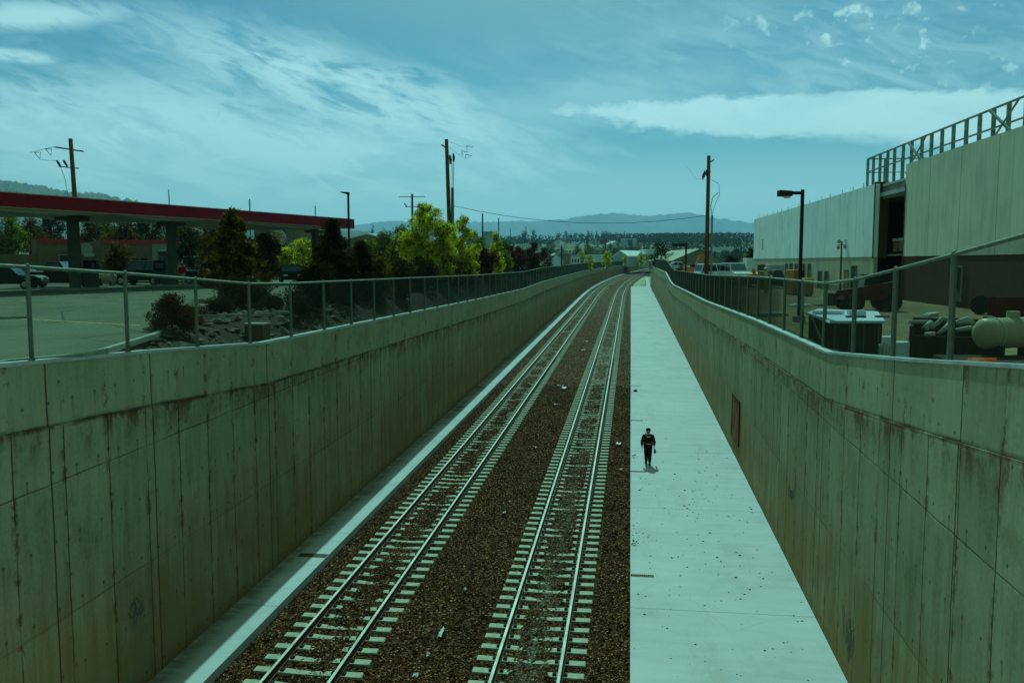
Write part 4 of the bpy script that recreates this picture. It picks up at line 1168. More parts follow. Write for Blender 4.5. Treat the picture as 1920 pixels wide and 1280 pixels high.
b.box(-0.45, -0.06, -0.045, 0.045, h - 0.2, h - 0.07); hd = b.build('lamp_head', 'dark_metal', root, bevel=0.012)
b = MB(); b.tube([(-0.62, 0, h - 0.27), (-0.62, 0, h - 0.33), (-0.62, 0, h - 0.345)], [0.16, 0.12, 0.05], 12); b.build('lens', 'lens_glass', hd)
root, h, L = lamp('lamp_post', 655, 64, 362, 'thin dark lamp post with a small flat head beside the canopy end', 12, 'l', 0.07, 0.2)
b = MB(); b.hexa([(-0.55, -0.15, h - 0.02), (0.08, -0.15, h - 0.2), (0.08, 0.15, h - 0.2), (-0.55, 0.15, h - 0.02), (-0.55, -0.15, h + 0.04), (0.08, -0.15, h), (0.08, 0.15, h), (-0.55, 0.15, h + 0.04)]); b.build('lamp_head', 'dark_metal', root)
root, h, L = lamp('lamp_post', 1286, 105, 455, 'distant dark lamp post with an arm before the olive warehouse', 20, 'r', 0.10, 0.2)
b = MB(); b.box(-1.7, 0.1, -0.2, 0.2, h - 0.45, h - 0.1); b.build('lamp_head', 'dark_metal', root)
root, h, L = lamp('lamp_post', 1053, 150, 462, 'short dark lamp post with a pale cap beyond the curving fence', 6, 'l', 0.10, 0.2)
b = MB(); b.tube([(0, 0, h), (0, 0, h + 0.35), (0, 0, h + 0.9)], [0.35, 0.4, 0.05], 8); b.build('lamp_head', 'metal_white', root)
# flood light mast in the yard
x, y = XY(1577, 68); z = gr(x, y)
root = empty('floodlight_mast', (x, y, z), YAW); tag(root, 'slim mast with four small floodlights before the dark doorway', 'floodlight')
h = CAMZ + (490 - 452) * 68 / F - z
b = MB(); b.tube([(0, 0, 0), (0, 0, h)], [0.08, 0.06], 8); b.build('pole', 'wood_pole', root)
b = MB(); b.bar((-0.3, 0, h - 0.3), (0.3, 0, h - 0.3), 0.05); b.build('bracket', 'dark_metal', root)
for dx, dz, m in ((-0.25, -0.05, 'grey_metal'), (0.28, 0.02, 'plastic_white'), (-0.28, -0.5, 'grey_metal'), (0.25, -0.45, 'grey_metal')):
    b = MB(); b.tube([(dx, -0.12, h + dz), (dx, 0.08, h + dz)], [0.15, 0.09], 10); b.build('floodlight', m, root)

# ------------------------------------------------------------------ filling station
def frame_at(p, q):
    """empty-frame: origin p, local x towards q"""
    return math.atan2(q[1] - p[1], q[0] - p[0])
cp0 = XY(0, 46.6); cp1 = XY(662, 77.2)
def canopy():
    dx, dy = cp1[0] - cp0[0], cp1[1] - cp0[1]; L = math.hypot(dx, dy); ux, uy = dx / L, dy / L
    o = (cp0[0] - ux * 14, cp0[1] - uy * 14)
    root = empty('fuel_canopy', (o[0], o[1], LOTZ), math.atan2(dy, dx))
    tag(root, 'long flat filling station canopy with a dark red fascia and grey columns', 'canopy')
    L += 14; zb, zt = 4.72, 5.48; W = 8.0
    b = MB(); b.box(0, L, 0, W, zb + 0.05, zt - 0.02); b.build('roof_slab', 'canopy_soffit', root)
    b = MB()
    for (x0, x1, y0, y1) in ((-0.12, L + 0.12, -0.12, 0.0), (-0.12, L + 0.12, W, W + 0.12), (-0.12, 0.0, 0, W), (L, L + 0.12, 0, W)):
        b.box(x0, x1, y0, y1, zb + 0.02, zt, 0)
        b.box(x0 - 0.02, x1 + 0.02, y0 - 0.02, y1 + 0.02, zt + 0.002, zt + 0.05, 1)
        b.box(x0 - 0.01, x1 + 0.01, y0 - 0.01, y1 + 0.01, zb - 0.03, zb + 0.017, 1)
    b.build('fascia', ['canopy_red', 'canopy_trim'], root)
    # shallow sagging soffit bays between the columns
    C, S = ux, uy
    def s_of(px, off):     # local x where the column row (offset 'off' behind the edge) crosses photo column px
        d = ray(px, 490); # solve o + s*u + off*n = t*d
        nx, ny = -uy, ux
        ox, oy = o[0] + nx * off, o[1] + ny * off
        det = ux * (-d[1]) - uy * (-d[0])
        return ((-ox) * (-d[1]) - (-oy) * (-d[0])) / det
    cols = [s_of(px, 4.0) for px in (-190, 139, 323, 592)]
    edges = [0] + cols + [L]
    b = MB()
    for a, c in zip(edges[:-1], edges[1:]):
        if c - a < 1: continue
        n = 8; poly = [(a + 0.2, zb + 0.04)]
        for i in range(n + 1):
            t = i / n; poly.append((a + 0.2 + (c - a - 0.4) * t, zb + 0.0 - 0.22 * math.sin(math.pi * t) ** 0.6 if 0 < i < n else zb - 0.0))
        poly.append((c - 0.2, zb + 0.04))
        b.prism(poly[::-1], 0.25, W - 0.25)
    b.build('soffit_bays', 'canopy_soffit', root)
    for s in cols:
        b = MB(); b.box(s - 0.25, s + 0.25, 3.75, 4.25, 0, zb + 0.05); b.box(s - 0.8, s + 0.8, 3.4, 4.6, zb - 0.35, zb - 0.1)
        b.build('column', 'canopy_column', root, bevel=0.02)
        b = MB(); b.box(s - 1.9, s + 1.9, 3.2, 4.8, 0.0, 0.16); b.build('pump_island', 'kerb_pale', root, bevel=0.03)
canopy()
def pump(px, Z, label):
    x, y = XY(px, Z); r = empty('fuel_pump', (x, y, LOTZ + 0.16), R_(16)); tag(r, label, 'fuel pump', 'fuel pumps')
    b = MB(); b.box(-0.4, 0.4, -0.25, 0.25, 0, 1.0); b.build('cabinet', 'paint_grey', r, bevel=0.03)
    b = MB(); b.box(-0.42, 0.42, -0.27, 0.27, 1.003, 1.75); b.build('display_head', 'paint_black', r, bevel=0.03)
    b = MB(); b.box(-0.28, 0.28, -0.285, -0.27, 1.2, 1.55); b.build('screen', 'dark_glass', r)
    b = MB(); b.tube([(0.44, 0, 1.4), (0.6, 0, 1.0), (0.55, 0, 0.3), (0.44, 0, 0.7)], 0.02, 6); b.build('hose', 'cable_black', r)
pump(170, 57, 'dark fuel pump beside the canopy column nearest the frame edge'); pump(300, 64, 'dark fuel pump beside the middle canopy column')

def store():
    p = XY(60, 96); q = XY(335, 104)
    rz = frame_at(p, q); L = math.dist(p, q)
    root = empty('store_building', (p[0], p[1], LOTZ), rz); tag(root, 'low olive-brown store with a thin red roof edge behind the fuel canopy', 'building')
    def sx(px):
        d = ray(px, 490); ux, uy = math.cos(rz), math.sin(rz); det = ux * (-d[1]) + uy * d[0]
        return ((-p[0]) * (-d[1]) + (-p[1]) * d[0]) / det
    H = 4.25
    parts = [(sx(-160), sx(70), 2.6, 'store_wall'), (sx(70), sx(131), H, 'store_wall'), (sx(131), sx(190), H - 1.4, 'store_wall'), (sx(190), sx(286), H, 'store_wall'), (sx(286), sx(336), H + 0.02, 'store_wall_pale')]
    for i, (a, c, h, m) in enumerate(parts):
        b = MB(); b.box(a, c - 0.01, 0.15 * (i % 2), 10, 0, h); b.build('wall', m, root)
        b = MB()
        if h > 4: b.box(a - 0.05, c + 0.04, 0.15 * (i % 2) - 0.12, 0.15 * (i % 2), h - 0.42, h + 0.06)
        if b.v: b.build('roof_edge', 'store_red', root)
    for (pa, pb, z0, z1) in ((112, 130, 0.3, 2.5), (297, 317, 0.0, 2.9)):
        a, c = sx(pa), sx(pb)
        b = MB(); b.box(a, c, -0.03, 0.1, z0, z1); d = b.build('door', 'dark_glass', root)
        b = MB(); b.box(a - 0.09, a, -0.07, 0.1, z0, z1 + 0.09); b.box(c, c + 0.09, -0.07, 0.1, z0, z1 + 0.09); b.box(a, c, -0.07, 0.1, z1, z1 + 0.09); b.build('frame', 'door_frame', d)
    a, c = sx(157), sx(176)
    b = MB(); b.box(a, c, -0.4, 0.1, 2.35, 2.75); b.build('awning', 'kerb_pale', root, bevel=0.03)
    a, c = sx(158), sx(178); b = MB(); b.box(a, c, -0.03, 0.14, 0.6, 2.3); b.build('window', 'dark_glass', root)
    a, c = sx(296), sx(322); b = MB(); b.box(a, c, -0.6, 0.0, 3.0, 3.2); b.build('awning', 'kerb_pale', root, bevel=0.03)
    a, c = sx(210), sx(280)
    for k in range(4):
        s = a + (c - a) * k / 4; b = MB(); b.box(s + 0.1, s + (c - a) / 4 - 0.15, 0.1, 0.2 - 0.2, 0.8, 2.2); b.build('window', 'dark_glass', root)
    b = MB(); b.tube([(sx(161), -0.12, 3.2), (sx(161), 0.0, 3.2)], 0.75, 20); b.build('round_panel', 'store_wall_pale', root)
store()

def car(name, label, cat, x, y, z, rz, paint, L=4.6, W=1.8, H=1.5, style='suv', group=None, scale=1.0, ws='windscreen'):
    root = empty(name, (x, y, z), rz); root.scale = (scale,) * 3; tag(root, label, cat, group)
    wb = L * 0.58; xf_, xr_ = wb / 2, -wb / 2; wr = 0.34 if style != 'sedan' else 0.31
    belt = H * 0.60; hood = belt - 0.04
    def arch(xc):
        return [(xc + wr * 1.18 * math.cos(a), 0.33 + wr * 1.18 * math.sin(a)) for a in [math.radians(t) for t in (0, 30, 60, 90, 120, 150, 180)]]
    low = [(-L / 2 + 0.05, 0.32)] + arch(xr_)[::-1] + arch(xf_)[::-1] + [(L / 2 - 0.05, 0.32), (L / 2, 0.55), (L / 2 - 0.08, hood - 0.12), (L / 2 - 0.35, hood)]
    if style == 'pickup': up = [(L * 0.16, hood + 0.03), (-L * 0.04, belt + 0.02), (-L / 2 + 0.02, belt), (-L / 2, 0.6)]
    else: up = [(L * 0.2, hood + 0.03), (-L / 2 + 0.1, belt), (-L / 2, belt - 0.2)]
    b = MB(); b.prism(low + up, -W / 2, W / 2); b.build('body', paint, root, bevel=0.05)
    if style == 'pickup': cab = [(L * 0.18, belt), (L * 0.09, H), (-L * 0.08, H), (-L * 0.12, belt)]
    elif style == 'sedan': cab = [(L * 0.22, belt), (L * 0.07, H), (-L * 0.2, H - 0.02), (-L * 0.36, belt)]
    else: cab = [(L * 0.24, belt), (L * 0.11, H), (-L * 0.42, H - 0.02), (-L * 0.48, belt)]
    k = 0.12
    b = MB(); n = len(cab)
    P = [(a, -W / 2 + (k if zz > belt + .1 else 0.02), zz) for a, zz in cab] + [(a, W / 2 - (k if zz > belt + .1 else 0.02), zz) for a, zz in cab]
    b.add(P, [tuple(range(n)), tuple(reversed(range(n, 2 * n)))] + [(i, n + i, n + (i + 1) % n, (i + 1) % n) for i in range(n)])
    b.build('cabin', paint, root, bevel=0.03)
    def quad(name, A, B, t0, t1, mat, sidey=None):
        pass
    # glass sits 8 mm proud of the cabin
    (x0, z0), (x1, z1), (x2, z2), (x3, z3) = cab
    def lerp(a, b_, t): return a + (b_ - a) * t
    for nm, (xa, za), (xb, zb), s in (('windscreen', (x0, z0), (x1, z1), 1), ('rear_window', (x3, z3), (x2, z2), -1)):
        b = MB(); t0, t1 = 0.12, 0.88; off = 0.012 * s
        def pt(t, yy, o_): return (lerp(xa, xb, t) + o_, yy * (W / 2 - lerp(0.09, 0.19, t)), lerp(za, zb, t) + 0.006 * (o_ != 0))
        b.hexa([pt(t0, -1, 0), pt(t0, 1, 0), pt(t1, 1, 0), pt(t1, -1, 0), pt(t0, -1, off), pt(t0, 1, off), pt(t1, 1, off), pt(t1, -1, off)])
        b.build(nm, ws if s > 0 else 'dark_glass', root)
    for sy in (-1, 1):
        segs = 1 if style == 'pickup' else 2
        for q in range(segs):
            t0, t1 = q / segs, (q + 1) / segs
            xa, xb = lerp(x0 - 0.16, x3 + 0.12, t0), lerp(x0 - 0.16, x3 + 0.12, t1)
            xc, xd = lerp(x1 - 0.02, x2 + 0.03, t0), lerp(x1 - 0.02, x2 + 0.03, t1)
            ya, yb = sy * (W / 2 - 0.035), sy * (W / 2 - k + 0.0)
            b = MB(); b.hexa([(xa - 0.04, ya, belt + 0.06), (xb + 0.04, ya, belt + 0.06), (xb + 0.04, ya + sy * 0.014, belt + 0.06), (xa - 0.04, ya + sy * 0.014, belt + 0.06), (xc - 0.04, yb - sy * 0.0, H - 0.1), (xd + 0.04, yb, H - 0.1), (xd + 0.04, yb + sy * 0.02, H - 0.1), (xc - 0.04, yb + sy * 0.02, H - 0.1)])
            b.build('side_window', 'dark_glass', root)
        for xc in (xf_, xr_):
            t = MB(); t.tube([(xc, sy * (W / 2 - 0.2), 0.33), (xc, sy * (W / 2 + 0.01), 0.33)], wr, 18)
            w = empty('wheel', (0, 0, 0)); w.parent = root
            t.build('tyre', 'tyre_rubber', w)
            t = MB(); t.tube([(xc, sy * (W / 2 - 0.02), 0.33), (xc, sy * (W / 2 + 0.022), 0.33)], wr * 0.6, 14); t.build('rim', 'rim_metal', w)
        b = MB(); b.box(L / 2 - 0.12, L / 2 + 0.01, sy * W * 0.32 - 0.18, sy * W * 0.32 + 0.18, 0.62, 0.76); b.build('headlight', 'lamp_clear', root)
        b = MB(); b.box(-L / 2 - 0.01, -L / 2 + 0.1, sy * W * 0.4 - 0.1, sy * W * 0.4 + 0.1, 0.66, 0.86); b.build('tail_light', 'lamp_red', root)
    b = MB(); b.box(L / 2 - 0.03, L / 2 + 0.05, -W / 2 + 0.05, W / 2 - 0.05, 0.34, 0.52); b.build('bumper', 'dark_metal', root, bevel=0.02); b = MB(); b.box(-L / 2 - 0.05, -L / 2 + 0.03, -W / 2 + 0.05, W / 2 - 0.05, 0.34, 0.52); b.build('bumper', 'dark_metal', root, bevel=0.02)
    return root
ax = math.atan2(cp1[1] - cp0[1], cp1[0] - cp0[0])
def pcar(px, Z, yaw, *a, **kw):
    x, y = XY(px, Z); return car(a[0], a[1], a[2], x, y, LOTZ + 0.012, yaw, *a[3:], **kw)
CG = 'vehicles at the filling station'
pcar(268, 68, math.pi + YAW - 0.15, 'black_van', 'black high-roofed vehicle with a pale roof edge by the middle fuel pump', 'car', 'paint_black', H=1.85, L=4.7, style='suv', group=CG)
pcar(108, 62, YAW + 0.05, 'dark_pickup', 'black pickup truck seen under the canopy with a bluish windscreen', 'truck', 'paint_black', H=1.8, L=5.2, style='pickup', group=CG)
pcar(12, 58, YAW + 0.2, 'dark_car', 'dark car cut by the frame edge under the canopy', 'car', 'paint_black', H=1.55, style='sedan', group=CG)
pcar(395, 72, YAW, 'dark_pickup', 'black pickup half hidden behind the young pine', 'truck', 'paint_black', H=1.8, L=5.2, style='pickup', group=CG)
pcar(545, 74, math.radians(-65), 'dark_car', 'small dark car facing the camera with a blue windscreen, right of the young pine', 'car', 'paint_black', H=1.5, style='sedan', group=CG, ws='paint_blue')
pcar(505, 92, YAW + 0.3, 'dark_car', 'dark red car with red tail lights behind the round sign post', 'car', 'paint_darkred', H=1.5, style='sedan', group=CG)
pcar(385, 96, YAW, 'white_van', 'white van with a dark window behind the young pine', 'van', 'paint_white', H=2.4, L=5.0, style='suv', group=CG)
pcar(40, 84, YAW, 'dark_car', 'dark car before the low wall beyond the fuel pumps', 'car', 'paint_grey', H=1.5, style='sedan', group=CG)

def gas_tank(px, Z, L, R, label, z, mat='tank_white', yaw=0.0, group=None):
    x, y = XY(px, Z); root = empty('storage_tank', (x, y, z), yaw); tag(root, label, 'tank', group)
    n = 6; pts = []; rs = []
    for i in range(n + 1): a = math.pi / 2 * i / n; pts.append((-L / 2 + R * 0.6 * (1 - math.sin(a)) , 0, R + 0.2)); rs.append(max(0.01, R * math.sin(a)))
    pts = [(-L / 2 + R * 0.6 * (1 - math.cos(math.pi / 2 * i / n)), 0, R + 0.2) for i in range(n + 1)]; rs = [max(0.01, R * math.sin(math.pi / 2 * i / n)) for i in range(n + 1)]
    pts2 = [(-p[0], 0, p[2]) for p in pts[::-1]]
    b = MB(); b.tube(pts + pts2, rs + rs[::-1], 24); b.build('shell', mat, root, smooth=True)
    for s in (-L * 0.3, L * 0.3):
        b = MB(); b.tube([(s - 0.03, 0, R + 0.2), (s + 0.03, 0, R + 0.2)], R + 0.012, 24)
        b.build('hoop', 'pipe_pale', root)
    for s in (-L * 0.3, L * 0.3):
        b = MB(); b.box(s - 0.1, s + 0.1, -R * 0.7, R * 0.7, 0, 0.42); b.build('leg', 'dark_metal', root)
    b = MB(); b.tube([(0, 0, 2 * R + 0.18), (0, 0, 2 * R + 0.32)], 0.12, 10); b.build('valve_cap', mat, root)
    return root
gas_tank(197, 66, 1.6, 0.36, 'small white gas tank on the far side of the lot beside the black vehicle', LOTZ, yaw=YAW)
for i, px in enumerate((161, 168, 210)):
    x, y = XY(px, 65); b = MB(); b.tube([(0, 0, 0), (0, 0, 0.95), (0, 0, 1.02)], [0.09, 0.09, 0.04], 10)
    tag(b.build('bollard', 'kerb_pale' if i != 1 else 'dark_metal', None, loc=(x, y, LOTZ)), ['pale bollard left of the small white gas tank', 'dark bollard between the pickup and the small gas tank', 'pale bollard right of the small white gas tank'][i], 'bollard', 'bollards by the gas tank')

# round sign
def round_sign():
    Z = 100; x, y = XY(521, Z); root = empty('round_sign', (x, y, LOTZ), YAW + 0.1); tag(root, 'round pole sign with orange halves and red marks between them', 'sign')
    zc = CAMZ + (490 - 447) * Z / F - LOTZ; R = 0.86
    b = MB(); b.tube([(0.1, 0.2, 0), (0.1, 0.2, zc - R)], 0.14, 10); b.build('pole', 'dark_metal', root)
    b = MB(); b.tube([(0.02, 0.28, zc), (0.02, -0.1, zc)], R + 0.08, 36); b.build('rim', 'grey_metal', root)
    b = MB(); b.tube([(0, -0.08, zc), (0, -0.125, zc)], R - 0.04, 36); f = b.build('face', 'pipe_pale', root)
    def seg(z0, z1):
        pts = []; n = 14
        r = R * 0.82
        for i in range(n + 1):
            z = z0 + (z1 - z0) * i / n; w = math.sqrt(max(0, r * r - z * z)); pts.append((w, zc + z))
        for i in range(n, -1, -1):
            z = z0 + (z1 - z0) * i / n; w = math.sqrt(max(0, r * r - z * z)); pts.append((-w, zc + z))
        return pts
    b = MB(); b.prism(seg(0.30, 0.70)[::-1], -0.14, -0.126); b.prism(seg(-0.70, -0.32)[::-1], -0.14, -0.126); b.build('orange_halves', 'machine_yellow', root)
    b = MB()
    for k in range(6): xx = -0.55 + k * 0.2; b.box(xx, xx + 0.13, -0.145, -0.126, zc + 0.03, zc + 0.24)
    for k in range(4): xx = -0.36 + k * 0.2; b.box(xx, xx + 0.13, -0.145, -0.126, zc - 0.25, zc - 0.04)
    b.build('red_marks', 'lamp_red', root)
round_sign()
# white roofed low building behind the canopy end
def hall(name, label, px0, px1, Z, ytop, wall, roof, rise=0.0, depth=18, side='l', zbase=None, door=False, group=None, yaw=None, windows=0):
    a = XY(px0, Z); c = XY(px1, Z); rz = math.atan2(c[1] - a[1], c[0] - a[0]) if yaw is None else yaw
    L = math.dist(a, c); gz = (gl if side == 'l' else gr)
    z = min(gz(*a), gz(*c)) - 0.3 if zbase is None else zbase
    H = CAMZ + (490 - ytop) * Z / F - z
    root = empty(name, (a[0], a[1], z), rz); tag(root, label, 'building', group)
    he = H - rise
    b = MB()
    if rise > 0: b.prism([(0, 0), (0, he), (L / 2, H), (L, he), (L, 0)][::-1], 0, depth)
    else: b.box(0, L, 0, depth, 0, H)
    b.build('wall', wall, root)
    b = MB(); t = 0.25 * max(1, Z / 150)
    if rise > 0:
        o_ = 0.03 * L
        for (xa, za, xb, zb) in ((-o_, he - o_ * rise / (L / 2), L / 2, H), (L / 2, H, L + o_, he - o_ * rise / (L / 2))):
            b.hexa([(xa, -o_, za + 0.02), (xb, -o_, zb + 0.02), (xb, depth + o_, zb + 0.02), (xa, depth + o_, za + 0.02), (xa, -o_, za + t), (xb, -o_, zb + t), (xb, depth + o_, zb + t), (xa, depth + o_, za + t)])
    else: b.box(-0.3, L + 0.3, -0.3, depth + 0.3, H + 0.01, H + t)
    b.build('roof', roof, root)
    if door:
        b = MB(); b.box(L * 0.42, L * 0.58, -0.08, 0.0, 0.2, min(he * 0.6, 4)); b.build('door', 'interior_dark', root)
    for k in range(windows):
        s = L * (k + 0.5) / windows; w = L / windows * 0.28
        b = MB(); b.box(s - w, s + w, -0.06, 0, he * 0.45, he * 0.75); b.build('window', 'dark_glass', root)
    return root
TG = 'buildings beyond the station and the hillside town'
hall('low_building', 'long building with a cream roof edge seen under the canopy end', 478, 584, 128, 430, 'plywood', 'tank_white', windows=7, group=TG)
hall('low_building', 'white-edged lower annex below the cream roof edge', 560, 588, 120, 464, 'store_wall', 'metal_white', windows=2, group=TG)
hall('low_building', 'brown building with a pale metal roof right of the canopy end', 655, 722, 118, 440, 'plywood', 'metal_white', rise=0.6, depth=20, windows=3, group=TG)
hall('low_wall_building', 'flat brown shed with a white edge beside the largest bright tree', 688, 745, 98, 477, 'plywood', 'metal_white', group=TG)
hall('town_house', 'grey-green block peeping over the sapling', 905, 926, 210, 437, 'metal_blue', 'metal_blue', group=TG)
hall('town_house', 'long pale roof behind the reddish bushes', 872, 950, 150, 466, 'panel_grey', 'metal_white', rise=0.8, group=TG)
hall('town_house', 'bright white wide building past the sapling', 956, 1012, 240, 459, 'metal_white', 'metal_white', rise=1.0, windows=5, group=TG)
hall('town_house', 'white gabled house touching the fence line, nearest the hedge end', 1028, 1056, 150, 477, 'metal_white', 'roof_grey', rise=1.1, depth=14, group=TG)
hall('town_house', 'dull green box building behind the capped lamp post', 1054, 1070, 190, 476, 'metal_tan', 'roof_grey', group=TG)
hall('town_house', 'small white building with a grey roof before the curve', 1071, 1087, 260, 480, 'metal_white', 'roof_grey', windows=3, group=TG)
hall('town_house', 'blue-white small building left of the pale gabled hall', 1094, 1106, 300, 481, 'metal_blue', 'metal_white', group=TG)
hall('town_house', 'low white shed between the small trees', 1113, 1129, 320, 480, 'metal_white', 'metal_white', group=TG)
hall('metal_hall', 'pale blue gabled metal hall straight above the curve of the tracks', 1149, 1178, 330, 472, 'metal_blue', 'metal_white', rise=2.0, depth=40, door=True, group=TG, yaw=R_(-22))
hall('town_house', 'white flat-roofed building right of the pale hall', 1213, 1246, 330, 470, 'metal_white', 'metal_white', group=TG)
hall('town_house', 'grey low block below the white flat-roofed building', 1213, 1252, 300, 479, 'roof_grey', 'roof_grey', group=TG, windows=2)
hall('metal_hall', 'olive gabled warehouse behind the digger arm and the yard pole', 1262, 1360, 170, 469, 'metal_tan', 'metal_tan', rise=2.2, depth=30, side='r', group=TG)
hall('town_house', 'pale long roof among the hillside trees right of the pole', 1336, 1374, 650, 466, 'metal_white', 'metal_white', side='r', group=TG)
def tower():
    Z = 900; a = XY(1167, Z); c = XY(1193, Z); L = math.dist(a, c); z = gr(a[0] + L / 2, a[1]) - 2
    H = CAMZ + (490 - 449) * Z / F - z
    r = empty('office_block', (a[0], a[1], z), math.atan2(c[1] - a[1], c[0] - a[0])); tag(r, 'grey-blue block with a dark glazed centre on the wooded hillside', 'building', TG)
    for x0, x1 in ((0, L * 0.38), (L * 0.72, L)):
        b = MB(); b.box(x0, x1, 0, 14, 0, H); b.build('wall', 'metal_blue', r)
    b = MB(); b.box(L * 0.38 + 0.05, L * 0.72 - 0.05, 0.6, 13, 0, H - 1); b.build('glazed_centre', 'dark_glass', r)
    b = MB(); b.box(-0.3, L + 0.3, -0.3, 14.3, H + 0.02, H + 0.8); b.build('roof', 'metal_white', r)
    for k in range(3):
        b = MB(); b.box(L * 0.38, L * 0.72, 0.35, 0.55, H * (0.3 + 0.2 * k), H * (0.3 + 0.2 * k) + 0.7); b.build('balcony', 'metal_white', r)
tower()
hb = [(893, 1000, 466), (1010, 800, 470), (1225, 1150, 462), (1150, 950, 466), (1120, 800, 464), (1050, 1000, 463), (1260, 700, 462), (1300, 800, 464)]
hl_ = ['behind the two bright trees', 'over the bright white wide building', 'just left of the round-crowned roadside trees', 'left of the grey-blue block', 'near the top of the slender dark pole', 'over the capped lamp post', 'above the arm of the distant lamp post', 'over the olive warehouse ridge']
for i, (px, Z, ty) in enumerate(hb):
    x, y = XY(px, Z); z = (gl if px < 1190 else gr)(x, y)
    hh = 7.0
    r = empty('hillside_house', (x, y, z), R_(10 * (i % 4))); tag(r, 'tiny pale house on the hillside ' + hl_[i], 'house', 'houses on the hillside')
    b = MB(); b.prism([(-7, -1), (-7, 4), (0, hh), (7, 4), (7, -1)][::-1], -5, 5); b.build('wall', 'metal_white' if i % 2 else 'panel_grey', r)
    b = MB(); b.hexa([(-8, -6, 3.4), (0, -6, hh + 0.05), (0, 6, hh + 0.05), (-8, 6, 3.4), (-8, -6, 3.8), (0, -6, hh + 0.5), (0, 6, hh + 0.5), (-8, 6, 3.8)])
    b.hexa([(0, -6, hh + 0.05), (8, -6, 3.4), (8, 6, 3.4), (0, 6, hh + 0.05), (0, -6, hh + 0.5), (8, -6, 3.8), (8, 6, 3.8), (0, 6, hh + 0.5)]); b.build('roof', 'roof_grey', r)

